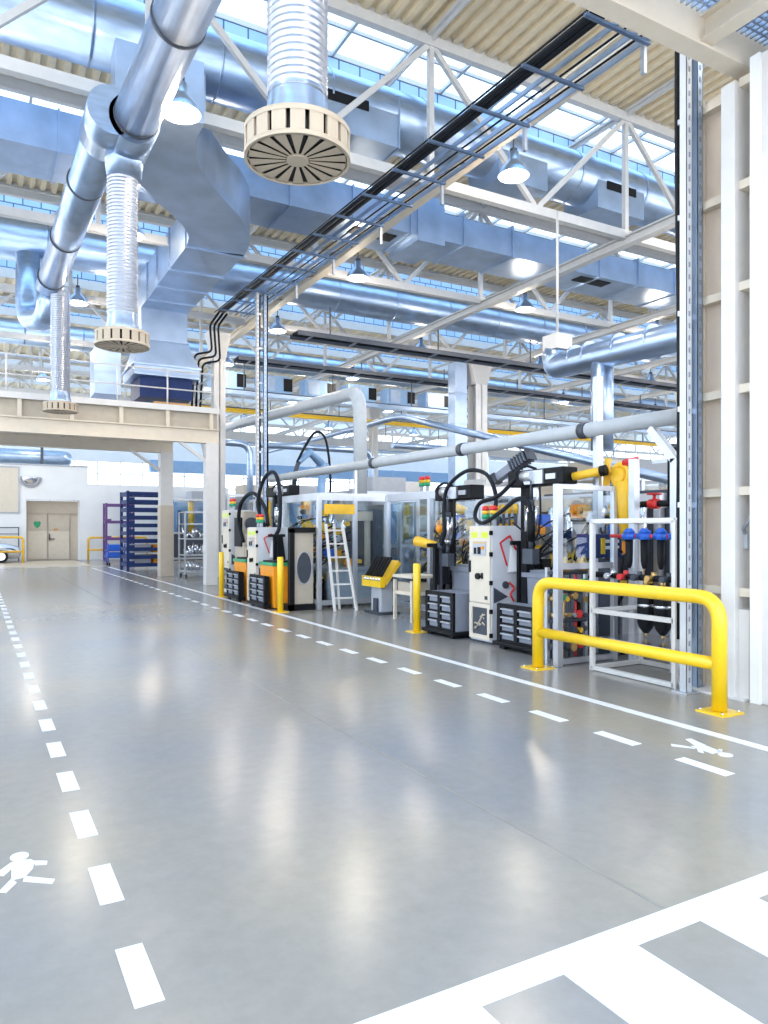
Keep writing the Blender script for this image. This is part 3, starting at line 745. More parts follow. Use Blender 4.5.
# ------------------------------------------------------------------ station furniture
def signal_lights(par, x, y, z, cols):
    for k, c in enumerate(cols):
        yy = y+.19*k
        MB().cyl((x,yy,z),(x,yy,z+.10),.035,n=12).build('lamp_stem', M['lgrey'], par)
        MB().cyl((x,yy,z+.10),(x,yy,z+.16),.058,n=16).build('green_lens', M['green'], par, label='green signal lens')
        MB().cyl((x,yy,z+.165),(x,yy,z+.215),.055,n=16).build('yellow_lens', M['ydark'], par, label='yellow signal lens')
        MB().tube([(x,yy,z+.22),(x,yy,z+.27),(x,yy,z+.285)],.055,n=16,rf=lambda i:(.055,.052,.025)[i]).build('red_lens', M['red'], par, label='red signal lens')
def cabinet(x0, x1, y0, y1, h, label):
    r = thing('control_cabinet', label, 'cabinet', ((x0+x1)/2,(y0+y1)/2,0), 'control cabinets')
    MB().bx(x0+.03,x1,y0,y1,.03,h).build('body', M['cabside'], r, .008)
    MB().bx(x0+.06,x1-.03,y0+.03,y1-.03,0,.04).build('plinth', M['dark'], r)
    zd = h*.34
    d = MB().bx(x0,x0+.03,y0+.01,y1-.01,zd+.01,h-.01).build('upper_door', M['cream'], r, .006)
    e = MB(); e.bx(x0,x0+.03,y0+.01,y0+.07,.06,zd).bx(x0,x0+.03,y1-.07,y1-.01,.06,zd).bx(x0,x0+.03,y0+.07,y1-.07,.06,.12).bx(x0,x0+.03,y0+.07,y1-.07,zd-.06,zd)
    e = e.build('lower_door', M['cream'], r)
    MB().bx(x0+.022,x0+.03,y0+.07,y1-.07,.12,zd-.06).build('dark_window', M['dark'], e, label='dark window')
    m = MB()
    for k in range(7): m.cyl((x0+.012,random.uniform(y0+.12,y1-.12),random.uniform(.16,zd-.12)),(x0+.02,random.uniform(y0+.12,y1-.12),random.uniform(.16,zd-.12)),.012,n=6)
    m.build('wiring', M['tan'], e)
    for q in (.10,.58): MB().bx(x0-.003,x0,y0+(y1-y0)*q,y0+(y1-y0)*(q+.3),h-.17,h-.09).each('lime_sticker', M['lime'], d, label='lime sticker')
    p = MB().bx(x0-.012,x0,y0+(y1-y0)*.18,y1-(y1-y0)*.22,h-.42,h-.22).build('switch_panel', M['lgrey'], d)
    MB().bx(x0-.016,x0-.012,y0+(y1-y0)*.4,y0+(y1-y0)*.55,h-.40,h-.30).bx(x0-.016,x0-.012,y0+(y1-y0)*.6,y0+(y1-y0)*.72,h-.40,h-.31).each('display', M['black'], p)
    MB().cyl((x0-.03,y0+(y1-y0)*.3,h-.31),(x0-.012,y0+(y1-y0)*.3,h-.31),.024,n=12).build('orange_button', M['orange'], p)
    MB().bx(x0-.014,x0-.012,y0+(y1-y0)*.2,y1-(y1-y0)*.24,h-.25,h-.23).build('panel_strip', M['brass'], p)
    MB().cyl((x0-.04,y0+(y1-y0)*.52,h*.57),(x0,y0+(y1-y0)*.52,h*.57),.045,n=14).bx(x0-.02,x0,y0+(y1-y0)*.32,y0+(y1-y0)*.38,h*.55,h*.6).build('main_switch', M['black'], d)
    MB().bx(x0-.02,x0,y1-.05,y1-.02,h*.60,h*.70).build('door_handle', M['black'], d)
    MB().bx(x0-.006,x0,y0+.06,y0+.12,zd+.06,zd+.11).build('keyhole_plate', M['dark'], d)
    for z in (h-.10,h*.76,h*.52,zd-.1,.13): MB().bx(x0-.008,x0+.04,y0-.012,y0+.012,z-.03,z+.03).build('hinge', M['black'], r)
    # things fixed on the side that faces the camera
    m = MB(); a, b = x0+.17, h-.14
    m.beam((a,y0-.01,b-.10),(a+.17,y0-.01,b),.012,.022).beam((a,y0-.01,b-.10),(a+.12,y0-.01,b-.42),.012,.022).beam((a+.17,y0-.01,b),(a+.28,y0-.01,b-.20),.012,.022)
    m.build('red_frame', M['red'], r, label='red document frame')
    MB().prism([(a+.17,y0-.02,b-.14),(a+.27,y0-.03,b-.22),(a+.26,y0-.05,b-.50),(a+.12,y0-.02,b-.52)],(0,-.004,0)).build('paper_sheet', M['paper'], r)
    MB().prism([(x0+.06,y0,h*.48),(x0+.30,y0-.0,h*.40),(x0+.06,y0,h*.35)],(0,-.02,0)).build('warning_wedge', M['dark'], r)
    MB().cyl((x0+.26,y0-.03,h*.5),(x0+.26,y0,h*.5),.05,n=16).build('socket', M['dark'], r)
    MB().tube(spline([(x0+.32,y0-.02,h*.52),(x0+.40,y0-.03,h*.47),(x0+.34,y0-.03,h*.42),(x0+.40,y0-.02,h*.36)]),.014,n=6).build('red_cable', M['red'], r)
    signal_lights(r, x0+.16, y0+.12, h, (0,1))
    return r
cabinet(6.24,6.95,8.15,8.65,1.66,'pale control cabinet with lime stickers, nearest of the three')
cabinet(5.25,5.98,15.0,15.6,1.66,'pale control cabinet between the two orange bins')
cabinet(5.5,6.1,17.72,18.3,2.1,'pale control cabinet farthest back beside the leftmost bollard')

def drawer_trolley(x0, x1, y0, y1, label, z0=.1, z1=.66, cm='grey'):
    r = thing('drawer_trolley', label, 'drawer unit', ((x0+x1)/2,(y0+y1)/2,0), 'black drawer units')
    MB().bx(x0+.02,x1,y0,y1,z0,z1).build('carcass', M[cm], r, .006)
    MB().bx(x0-.06,x1+.02,y0-.06,y1+.06,.05,z0).build('skid', M['black'], r, .01)
    for yy in (y0+.08,y1-.08): MB().bx(x0,x1-.05,yy-.05,yy+.05,0,.05).each('foot', M['black'], r)
    f = MB(); ym = (y0+y1)/2
    for yy in (y0,ym-.03,y1-.06): f.bx(x0-.015,x0+.03,yy,yy+.07,z0,z1)
    f.bx(x0-.01,x0+.03,y0,y1,z1-.03,z1+.01).bx(x0-.01,x0+.03,y0,y1,z0,z0+.03)
    f.build('front_frame', M['black'], r)
    n = 4; hz = (z1-z0-.06)/n
    for a, b in ((y0+.06,ym-.03),(ym+.03,y1-.06)):
        for k in range(n):
            z = z0+.03+hz*k
            d = MB().bx(x0+.005,x0+.03,a+.02,b-.02,z+.012,z+hz-.045).build('drawer', M['grey'], r)
            MB().bx(x0-.03,x0+.005,a+.02,b-.02,z+hz-.04,z+hz-.022).build('drawer_handle', M['lgrey'], d)
            MB().bx(x0-.012,x0+.03,a,b,z+hz-.013,z+hz+.008).build('drawer_divider', M['black'], d)
    return r
drawer_trolley(6.12,6.62,8.86,9.6,'black and grey drawer unit left of the nearest pale cabinet')
drawer_trolley(6.2,6.55,7.15,7.92,'black and grey drawer unit right of the nearest pale cabinet',z1=.60)
drawer_trolley(5.10,5.20,14.05,14.95,'black drawer unit in front of the nearer orange bin',cm='black')
drawer_trolley(5.14,5.24,15.8,16.7,'black drawer unit in front of the farther orange bin',cm='black')
def bin_(x0,x1,y0,y1,h,m_,rim,label,cat='bin',nm='storage_bin'):
    r = thing(nm, label, cat, ((x0+x1)/2,(y0+y1)/2,0))
    s = .03
    MB().loft([[(x0+s,y0+s,.02),(x1-s,y0+s,.02),(x1-s,y1-s,.02),(x0+s,y1-s,.02)],[(x0,y0,h),(x1,y0,h),(x1,y1,h),(x0,y1,h)]]).build('bin_body', M[m_], r, .012)
    MB().bx(x0-.02,x1+.02,y0-.02,y1+.02,h-.05,h+.015).build('rim', M[rim], r, .008)
    MB().bx(x0+.05,x1-.05,y0+.05,y1-.05,h+.0,h+.05).build('lid', M['black'] if rim=='green' else M[rim], r, .01)
bin_(5.24,5.8,13.95,14.75,.92,'orange','green','orange plastic bin with green rim just behind the middle bollard')
bin_(5.30,5.9,15.85,16.7,.92,'orange','green','orange plastic bin with green rim farther back left of the pale cabinet')
bin_(6.68,7.12,8.85,9.75,1.0,'grey','grey','grey lidded plastic bin behind the mid drawer unit')
bin_(6.62,7.0,7.25,7.9,1.0,'grey','grey','grey lidded plastic bin right of the nearest pale cabinet')
b_ = thing('drum', 'pale drum with yellow label band standing behind the guard rail end post', 'drum', (6.3,6.98,0))
MB().lathe((6.3,6.98,0),[(.001,0),(.17,0),(.17,.3),(.18,.31),(.17,.32),(.17,.6),(.18,.61),(.17,.62),(.17,.92),(.16,.93),(.001,.93)],28).build('drum_body', M['lgrey'], b_)
MB().lathe((6.3,6.98,0),[(.173,.66),(.173,.88)],28).build('label_band', M['ydark'], b_, label='yellow label band')

# tool manipulators: black beam, silver drive, hanging tool
def manipulator(y0, y1, z, x, label, side):
    r = thing('tool_manipulator', label, 'manipulator', (x,(y0+y1)/2,0), 'tool manipulators')
    MB().bx(x-.13,x+.13,y0,y1,z-.11,z+.11).build('black_beam', M['black'], r, .02)
    MB().bx(x-.16,x-.12,y0+.35,y0+.75,z-.09,z+.09).cyl((x-.15,y0+.55,z+.02),(x-.15,y0+.75,z+.02),.07,n=16).bx(x-.15,x-.12,y0+.12,y0+.3,z-.04,z+.03).build('silver_drive', M['alu'], r)
    MB().tube(spline([(x-.15,y0+.72,z-.1),(x-.2,y0+.85,z+.05),(x-.1,y0+.78,z+.17),(x-.05,y0+.6,z+.12)]),.02,n=8).build('drive_cable', M['rubber'], r)
    MB().beam((x+.05,y1-.2,0),(x+.05,y1-.2,z),.12).build('mast', M['black'], r)
    t = MB().cyl((x-.18,y0+.55,z-.72),(x-.18,y0+.55,z-.38),.085,n=20).cyl((x-.18,y0+.55,z-.80),(x-.18,y0+.55,z-.72),.05,n=16).build('hanging_tool', M['steel'], r)
    MB().cyl((x-.18,y0+.55,z-.38),(x-.18,y0+.55,z-.30),.05,n=12).cyl((x-.18,y0+.55,z-.30),(x-.18,y0+.55,z-.05),.012,n=8).build('tool_hanger', M['dark'], t)
    MB().tube(spline([(x-.18,y0+.38,z-.1),(x-.2,y0+.34,z-.5),(x-.2,y0+.42,z-.8),(x-.19,y0+.62,z-.75),(x-.2,y0+.9,z-.6)]),.014,n=6).build('tool_cable', M['rubber'], t)
    MB().cyl((x-.18,y0+.55,z-.95),(x-.18,y0+.55,z-.8),.03,n=10).bx(x-.24,x-.12,y0+.45,y0+.65,z-1.15,z-.95).build('tool_gripper', M['dark'], t)
    return r
manipulator(6.98,8.08,2.30,6.62,'black tool manipulator beam above the nearest station with hanging silver tool',1)
manipulator(9.0,10.0,2.18,6.66,'black tool manipulator beam above the bin left of the nearest pale cabinet',1)
manipulator(15.3,16.8,2.50,6.25,'black tool manipulator beam over the far left station behind the looped hoses',1)
ya = thing('lift_arm', 'yellow telescopic lift arm reaching right from the black beam', 'lift arm', (6.66,6.3,0))
MB().cyl((6.66,6.97,2.28),(6.80,6.60,2.335),.055,n=16).build('arm_tube', M['ydark'], ya)
MB().cyl((6.79,6.63,2.33),(6.815,6.56,2.342),.068,n=16).build('end_cap', M['black'], ya)
MB().beam((6.9,6.2,0),(6.9,6.2,2.45),.09).each('support_post', M['alu'], ya)
def stand(x, y, h, label):
    r = thing('tool_stand', label, 'stand', (x,y,0), 'black tool stands')
    MB().beam((x,y,0.02),(x,y,h),.055).build('post', M['black'], r)
    MB().beam((x-.14,y+.02,h),(x+.22,y-.06,h),.06,.06).build('cross_bar', M['black'], r, .01)
    MB().loft([[(x+.04,y-.06,h-.03),(x+.17,y-.06,h-.03),(x+.17,y+.06,h-.03),(x+.04,y+.06,h-.03)],[(x+.02,y-.08,h-.62),(x+.24,y-.08,h-.62),(x+.24,y+.08,h-.62),(x+.02,y+.08,h-.62)]]).build('holster', M['black'], r, .01)
    MB().bx(x-.15,x+.2,y-.12,y+.12,0,.03).each('foot', M['black'], r)
stand(6.66,8.03,1.42,'black tool stand right beside the nearest pale cabinet')
stand(6.36,9.72,1.36,'black tool stand behind the mid drawer unit')
stand(5.62,14.88,1.48,'black tool stand beside the left pale cabinet')
def hose(pts, r, label, at):
    solo(MB().tube(spline(pts,8),r,n=10), 'hose', M['rubber'], label, 'hose', at, 'looped black hoses')
hose([(6.36,9.55,1.36),(6.36,9.47,1.6),(6.36,9.47,2.02),(6.36,9.33,2.29),(6.4,8.92,2.48),(6.44,8.51,2.41),(6.46,8.32,2.14),(6.46,8.32,1.86),(6.48,8.4,1.67)],.03,'black hose arching from the mid tool stand over to the nearest cabinet',(6.5,9,1.4))
hose([(6.5,7.9,2.31),(6.45,8.24,2.08),(6.4,8.6,1.99),(6.36,8.66,1.79),(6.28,8.36,1.70),(6.28,7.96,1.85),(6.32,7.67,2.01),(6.34,7.48,1.98),(6.38,7.46,1.81),(6.4,7.48,1.52)],.03,'black hose twisting in an open loop just above the nearest pale cabinet',(6.4,8.0,1.6))
solo(MB().tube([(6.385,7.462,1.84),(6.395,7.47,1.6),(6.40,7.48,1.45)],.055,n=12), 'hose_sleeve', M['black'], 'thick black sleeve at the hanging end of the looping hose right of the cabinet', 'sleeve', (6.4,7.47,1.45))
hose([(5.6,16.9,1.3),(5.5,16.95,1.8),(5.5,16.75,2.25),(5.6,16.2,2.45),(5.7,15.7,2.1),(5.7,15.5,1.7)],.045,'broad black hose arch at far left between the two farther cabinets',(5.6,16.5,1.3))
hose([(5.62,15.5,1.68),(5.6,15.9,2.2),(5.65,15.6,2.75),(5.7,15.1,2.85),(5.75,14.9,2.4),(5.72,14.85,1.7),(5.66,14.88,1.5)],.042,'tall black hose loop above the left pale cabinet',(5.6,15.2,1.5))

eq = thing('equipment_cabinet', 'tall beige equipment cabinet with rounded black cover behind the left hose arch', 'cabinet', (5.8,17.3,0))
MB().bx(5.62,5.95,16.95,17.65,.05,2.05).build('body', M['tan'], eq, .02)
MB().tube([(5.78,16.93,1.75),(5.78,16.82,1.75)],.15,n=24).build('round_cover', M['dark'], eq)
MB().bx(5.65,5.92,16.93,16.95,.2,1.2).bx(5.65,5.92,16.93,16.95,1.25,1.5).each('panel', M['cream'], eq)
MB().bx(5.58,5.62,17.05,17.55,1.2,1.9).build('display_panel', M['black'], eq)
MB().bx(5.64,5.93,17.0,17.6,0,.05).build('plinth', M['dark'], eq)

# filter stand
fs_ = thing('filter_stand', 'white square tube stand holding blue filters beside the cable riser', 'stand', (6.55,5.55,0))
w_ = .05; X0, X1, Ya, Yb, H = 6.17, 6.95, 5.02, 6.15, 1.70
for x in (X0,X1):
    for y in (Ya,Yb): MB().beam((x,y,0),(x,y,H),w_).build('leg', M['white'], fs_, .004)
m = MB()
for z in (.03,H):
    m.beam((X0,Ya,z),(X0,Yb,z),w_).beam((X1,Ya,z),(X1,Yb,z),w_).beam((X0,Ya,z),(X1,Ya,z),w_).beam((X0,Yb,z),(X1,Yb,z),w_)
m.each('frame_rail', M['white'], fs_, .004)
MB().beam((X0,Ya,.68),(X0,Yb,.68),.05).beam((X0,Yb,.68),(X1,Yb,.68),.05).each('middle_rail', M['white'], fs_, .004)
MB().bx(X0+.05,X1-.05,Ya+.03,Yb-.03,.36,.38).build('shelf', M['steel'], fs_)
fp = MB().cyl((6.62,4.9,1.53),(6.62,6.3,1.53),.022,n=10).build('air_pipe', M['red'], fs_, label='red air pipe')
for k, y in enumerate((6.02,5.80,5.57,5.36,5.14)):
    f = thing('air_filter', 'blue-headed air filter with black bowl hanging in the white stand, %s from the left' % ('first','second','third','fourth','fifth')[k], 'filter', (6.62,y,1.1), 'blue-headed air filters')
    MB().cyl((6.62,y,1.49),(6.62,y,1.57),.06,n=18).tube([(6.62,y,1.57),(6.62,y,1.60),(6.62,y,1.62)],.06,n=14,rf=lambda i:(.07,.05,.03)[i]).cyl((6.62,y-.09,1.53),(6.62,y+.09,1.53),.035,n=12).build('head', M['fblue'], f)
    MB().tube([(6.62,y,1.49),(6.62,y,1.24),(6.62,y,1.19),(6.62,y,1.16)],.05,n=16,rf=lambda i:(.045,.04,.03,.018)[i]).build('bowl', M['black'], f)
    MB().cyl((6.62,y,1.15),(6.62,y,1.17),.014,n=8).build('drain_plug', M['alu'], f)
for k, y in enumerate((5.76,5.53)):
    f = thing('accumulator', 'black bottle-shaped accumulator low in the white stand, %s of two' % ('left','right')[k], 'accumulator', (6.60,y,.45), 'black accumulators')
    MB().tube([(6.60,y,.44),(6.60,y,.50),(6.60,y,.56),(6.60,y,.86),(6.60,y,.93),(6.60,y,.96)],.09,n=18,rf=lambda i:(.03,.075,.095,.095,.07,.04)[i]).build('vessel', M['black'], f)
    MB().cyl((6.60,y,.74),(6.60,y,.77),.1,n=18).build('clamp_ring', M['steel'], f)
    MB().cyl((6.60,y,.40),(6.60,y,.45),.015,n=8).cyl((6.60,y,.96),(6.60,y,1.05),.03,n=10).build('port', M['brass'], f)
m = MB().cyl((6.60,4.95,1.06),(6.60,6.6,1.06),.035,n=12)
mp_ = m.build('black_manifold', M['rubber'], fs_)
for k in range(7):
    y = 5.05+.2*k
    v = MB().cyl((6.56,y,1.06),(6.48,y,1.06),.035,n=10).cyl((6.60,y,1.06),(6.60,y,1.13),.03,n=10).build('valve', M[('brass','red','dark','brass','dark','red','steel')[k]], mp_)
pp = thing('black_process_pipe', 'black process pipe with red valves bending up behind the white filter stand', 'pipe', (7.25,5.5,1.0))
MB().tube(fillet([(7.25,6.5,1.0),(7.25,6.5,1.92),(7.25,5.75,1.92),(7.25,5.35,1.92)],.12,5),.04,n=12).tube(fillet([(7.25,5.95,1.92),(7.25,5.95,2.55),(7.25,5.0,2.55)],.1,5),.045,n=12).cyl((7.3,5.05,.4),(7.3,5.05,2.9),.045,n=12).build('pipe_run', M['rubber'], pp)
for y in (6.2,5.65): 
    MB().cyl((7.25,y-.07,1.92),(7.25,y+.07,1.92),.06,n=12).cyl((7.25,y,1.97),(7.25,y,2.03),.02,n=8).cyl((7.25,y,2.03),(7.25,y,2.05),.09,n=16).build('red_valve', M['red'], pp, label='red hand valve')
MB().cyl((7.25,5.5,1.90),(7.2,5.5,1.90),.11,n=18).build('valve_wheel', M['red'], pp, label='red valve wheel')

# ------------------------------------------------------------------ machine enclosures and what works inside them
def enclosure(x0,x1,y0,y1,h,label,posts,bays,wp=.09,roof=True):
    r = thing('machine_enclosure', label, 'machine enclosure', ((x0+x1)/2,(y0+y1)/2,0))
    for px,py in posts: MB().beam((px,py,0),(px,py,h),wp).build('frame_post', M['alu'], r, .006)
    m = MB()
    for a, b in bays:
        for z in (.14,h-.05): m.beam((*a,z),(*b,z),.07,.10 if z < 1 else .15)
    m.each('frame_rail', M['alu'], r)
    for a, b in bays:
        A = Vector((*a,0)); B = Vector((*b,0)); d = (B-A).normalized()*.05
        MB().beam((A+d)+Vector((0,0,h*.5+.05)),(B-d)+Vector((0,0,h*.5+.05)),.008,h-.28).build('clear_pane', M['panel'], r)
    return r
gpn = thing('machine_guard', 'aluminium framed clear machine guard standing left of the white filter stand', 'machine guard', (6.42,6.5,0))
for x,w in ((5.97,.085),(6.88,.065)): MB().beam((x,6.50,0),(x,6.50,2.14),w).build('frame_post', M['alu'], gpn, .005)
MB().beam((5.97,6.5,2.11),(6.88,6.5,2.11),.05,.06).beam((5.97,6.5,1.17),(6.88,6.5,1.17),.05,.07).beam((5.97,6.5,.05),(6.88,6.5,.05),.05,.06).each('frame_rail', M['alu'], gpn)
MB().bx(6.01,6.85,6.495,6.505,1.2,2.08).build('clear_pane', M['panel'], gpn)
vm = thing('valve_manifold', 'dense manifold of brass valves and dark pipes behind the guard panel', 'manifold', (6.45,6.72,0))
for z in (.18,.5,.86,1.08): MB().cyl((6.02,6.70,z),(6.62,6.70,z),.026,n=10).build('header_pipe', M['dark'], vm)
for k in range(6): MB().cyl((6.06+.1*k,6.72,.05),(6.06+.1*k,6.72,1.1),.016,n=8).build('riser_pipe', M[('dark','alu','brass','dark','red','dark')[k]], vm)
rq = random.Random(11)
for k in range(30):
    x = 6.06+.1*(k%6)+rq.uniform(-.02,.02); z = .2+.19*(k//6)+rq.uniform(-.03,.03)
    q = rq.uniform(.022,.042)
    MB().cyl((x,6.64,z),(x,6.71,z),q,n=10).cyl((x,6.63,z),(x,6.64,z),q*1.3,n=8).build('valve', M[rq.choice(('brass','dark','red','brass','ydark','steel','green','dark','dark'))], vm)
for k in range(2): MB().tube([(6.25+.3*k,6.68,1.1),(6.25+.3*k,6.68,1.2),(6.25+.3*k,6.68,1.28)],.05,n=12,rf=lambda i:(.06,.05,.02)[i]).build('brass_cap', M['brass'], vm)
MB().beam((6.02,6.74,.0),(6.02,6.74,1.15),.04).beam((6.64,6.74,0),(6.64,6.74,1.15),.04).each('support_post', M['alu'], vm)
dm = thing('drive_unit', 'dark blue drive block with yellow tag seen through the clear guard panel', 'drive unit', (7.0,6.9,1.2))
MB().bx(7.06,7.16,6.66,6.95,0,1.25).build('support_leg', M['dark'], dm)
MB().bx(6.70,7.18,6.64,6.97,1.25,1.55).build('block', M['navy'], dm, .02)
MB().bx(6.80,6.86,6.62,6.64,1.3,1.5).build('yellow_tag', M['ydark'], dm); MB().bx(6.86,7.1,6.62,6.64,1.36,1.40).bx(6.86,7.1,6.62,6.64,1.44,1.48).each('white_stripe', M['white'], dm)
m = MB()
eb = enclosure(6.0,8.3,13.4,17.2,2.32,'large aluminium framed machine enclosure with clear panes behind the white ladder',
    [(6.0,13.4),(6.8,13.4),(7.55,13.4),(8.3,13.4),(6.0,15.3),(8.3,17.2),(6.0,17.2)],
    [((6.0,13.4),(6.8,13.4)),((6.8,13.4),(7.55,13.4)),((7.55,13.4),(8.3,13.4)),((6.0,13.4),(6.0,15.3)),((8.3,13.4),(8.3,17.2))])
ec = enclosure(7.35,8.6,9.9,13.0,2.30,'second aluminium framed enclosure with clear panes behind the yellow tool rack',
    [(7.35,9.9),(7.35,11.4),(7.35,13.0),(8.6,9.9)],[((7.35,9.9),(7.35,11.4)),((7.35,11.4),(7.35,13.0)),((7.35,9.9),(8.6,9.9))])
# fan cabinet at the head of the left station
fc = thing('fan_cabinet', 'grey cabinet with black frame and a dark oval fan opening', 'cabinet', (5.75,13.75,0))
MB().bx(5.53,5.95,13.56,13.9,.12,1.55).build('body', M['tan'], fc, .01)
MB().bx(5.42,5.52,13.5,13.62,0,1.62).bx(5.42,5.97,13.5,13.62,1.55,1.65).bx(5.42,5.95,13.5,13.9,0,.12).build('black_frame', M['black'], fc)
MB().prism([(5.745+.15*math.cos(t*PI/14),13.56,.84+.31*math.sin(t*PI/14)) for t in range(28)],(0,-.015,0)).build('fan_opening', M['dark'], fc, label='dark oval opening')
ring = [(5.745+.165*math.cos(t*PI/14),13.55,.84+.325*math.sin(t*PI/14)) for t in range(29)]
MB().tube(ring,.012,n=6).build('fan_rim', M['lgrey'], fc)
# ladder
ld = thing('ladder', 'white step ladder leaning against the clear enclosure', 'ladder', (6.35,13.05,0))
L0, L1 = Vector((6.16,13.0,0)), Vector((6.60,12.92,0)); U0, U1 = Vector((6.1,13.3,1.72)), Vector((6.46,13.3,1.72))
for a, b in ((L0,U0),(L1,U1)): MB().beam(a,b,.045,.05).build('side_rail', M['white'], ld)
for k in range(6):
    q = .15+.155*k
    MB().beam(L0.lerp(U0,q),L1.lerp(U1,q),.05,.03).build('rung', M['white'], ld)
MB().beam(U0.lerp(U1,.5),(6.42,13.33,0),.04).build('back_leg', M['white'], ld)
solo(MB().bx(6.08,6.75,13.30,13.33,1.92,2.12).bx(6.2,6.5,13.285,13.30,1.96,2.08), 'sign_plate', M['ydark'], 'yellow sign plate above the white ladder', 'sign', (6.4,13.3,1.92))
# yellow tool rack
tk = thing('tool_rack', 'tilted yellow rack of black handled tools on a grey pedestal', 'tool rack', (6.95,12.3,0))
MB().prism([(6.68,11.95,.62),(6.68,12.7,.62),(7.0,12.7,1.02),(7.0,11.95,1.02)],(.05,0,-.06)).build('rack_board', M['ydark'], tk)
MB().bx(6.6,6.7,11.95,12.7,.52,.72).build('rack_tray', M['yellow'], tk)
for k in range(6):
    y = 12.0+.115*k
    t = MB().cyl((6.62,y,.70),(6.88,y+.02,1.08),.028,n=10).build('tool_handle', M['black'], tk)
    MB().cyl((6.60,y,.64),(6.62,y,.70),.035,n=10).build('tool_tip', M['steel'], t)
MB().bx(6.7,6.95,12.1,12.5,0,.62).build('pedestal', M['lgrey'], tk, .01)
MB().bx(6.6,7.05,12.0,12.6,0,.05).bx(6.66,6.7,12.2,12.35,.05,.3).build('base', M['dark'], tk)
bn = thing('work_bench', 'small cream two-shelf work bench left of the middle bollard pair', 'bench', (6.75,10.7,0))
bn['label'] = 'small cream two-shelf work bench behind the mid bollard'
MB().bx(6.55,7.1,10.75,11.4,.76,.81).bx(6.57,7.08,10.77,11.38,.46,.52).each('shelf', M['cream'], bn)
for x in (6.58,7.07):
    for y in (10.78,11.37): MB().beam((x,y,0),(x,y,.72),.05).build('leg', M['cream'], bn)
MB().bx(6.60,6.95,10.84,11.3,.52,.68).build('drawer', M['tan'], bn)
hn = thing('yellow_horn', 'bright yellow cone shaped nozzle pointing left above the bollard', 'nozzle', (6.35,9.95,1.35))
MB().tube([(6.28,10.15,1.42),(6.33,9.95,1.39),(6.40,9.72,1.36)],.07,n=18,rf=lambda i:(.085,.075,.05)[i]).build('cone', M['ydark'], hn)
MB().cyl((6.40,9.73,1.36),(6.44,9.6,1.34),.05,n=14).build('nozzle_base', M['dark'], hn)
MB().beam((6.42,9.66,0),(6.42,9.66,1.32),.04).each('bracket', M['dark'], hn)

def process_machine(x, y, label, seed, hgt=1.9, wid=1.2, dep=1.4, tone='tan'):
    rnd = random.Random(seed)
    r = thing('process_machine', label, 'machine', (x,y,0), 'process machines')
    MB().bx(x-wid/2,x+wid/2,y-dep/2,y+dep/2,.08,.75).build('base_frame', M['lgrey'], r, .01)
    MB().bx(x-wid/2-.04,x+wid/2+.04,y-dep/2-.04,y+dep/2+.04,.75,.81).build('table_plate', M['alu'], r)
    for sx in (-1,1):
        for sy in (-1,1): MB().cyl((x+sx*wid*.42,y+sy*dep*.42,0),(x+sx*wid*.42,y+sy*dep*.42,.08),.05,n=10).build('leveling_foot', M['black'], r)
    for sy in (-.36,.36): MB().beam((x+wid*.3,y+sy*dep,.8),(x+wid*.3,y+sy*dep,hgt),.1).build('gantry_post', M[tone], r)
    MB().beam((x+wid*.3,y-dep*.42,hgt),(x+wid*.3,y+dep*.42,hgt),.16,.2).build('gantry_beam', M[tone], r)
    for k in range(3):
        yy = y+dep*(-.28+.28*k)
        a = MB().cyl((x+wid*.12,yy,1.25),(x+wid*.12,yy,hgt-.05),.06,n=14).build('press_cylinder', M['steel'], r)
        MB().cyl((x+wid*.12,yy,.95),(x+wid*.12,yy,1.25),.025,n=10).bx(x+wid*.02,x+wid*.22,yy-.08,yy+.08,.88,.96).build('press_rod', M[rnd.choice(('ydark','brass','dark'))], a)
    for k in range(20):
        yy = y+dep*rnd.uniform(-.47,.47); zz = rnd.uniform(.85,hgt-.1); xx = x-wid*rnd.uniform(-.1,.48)
        q = rnd.uniform(.6,1.3); MB().bx(xx-.07*q,xx+.07*q,yy-.05*q,yy+.05*q,zz-.08*q,zz+.07*q).cyl((xx-.11*q,yy,zz),(xx-.07*q,yy,zz),.04*q,n=10).build('valve_block', M[rnd.choice(('ydark','black','alu','orange','dark','ydark','fblue','brass'))], r)
    MB().bx(x+wid*.36,x+wid*.5,y-dep*.48,y+dep*.48,.81,hgt+.15).build('back_cabinet', M[rnd.choice(('tan','dark','lgrey'))], r, .01)
    MB().bx(x-wid*.5,x-wid*.49,y-dep*.44,y+dep*.44,.12,.70).build('front_recess', M['dark'], r)
    m = MB()
    for k in range(16):
        yy = y+dep*rnd.uniform(-.45,.45); zz = rnd.uniform(.2,1.5); xx = x-wid*.5-.04
        m.tube(spline([(xx,yy,zz),(xx-.06,yy+rnd.uniform(-.2,.2),zz-.1),(xx-.03,yy+rnd.uniform(-.3,.3),zz+rnd.uniform(.1,.4)),(x,yy+rnd.uniform(-.2,.2),min(hgt,zz+.5))],4),rnd.choice((.012,.016,.022)),n=6)
    m.build('hose_bundle', M['rubber'], r)['kind'] = 'stuff'
    m = MB()
    for k in range(12):
        yy = y+dep*rnd.uniform(-.48,.48); zz = rnd.uniform(.15,.7)
        m.cyl((x-wid*.5-.07,yy,zz),(x-wid*.5,yy,zz),rnd.uniform(.02,.05),n=10)
    m.build('fittings', M['brass'], r)['kind'] = 'stuff'
    return r
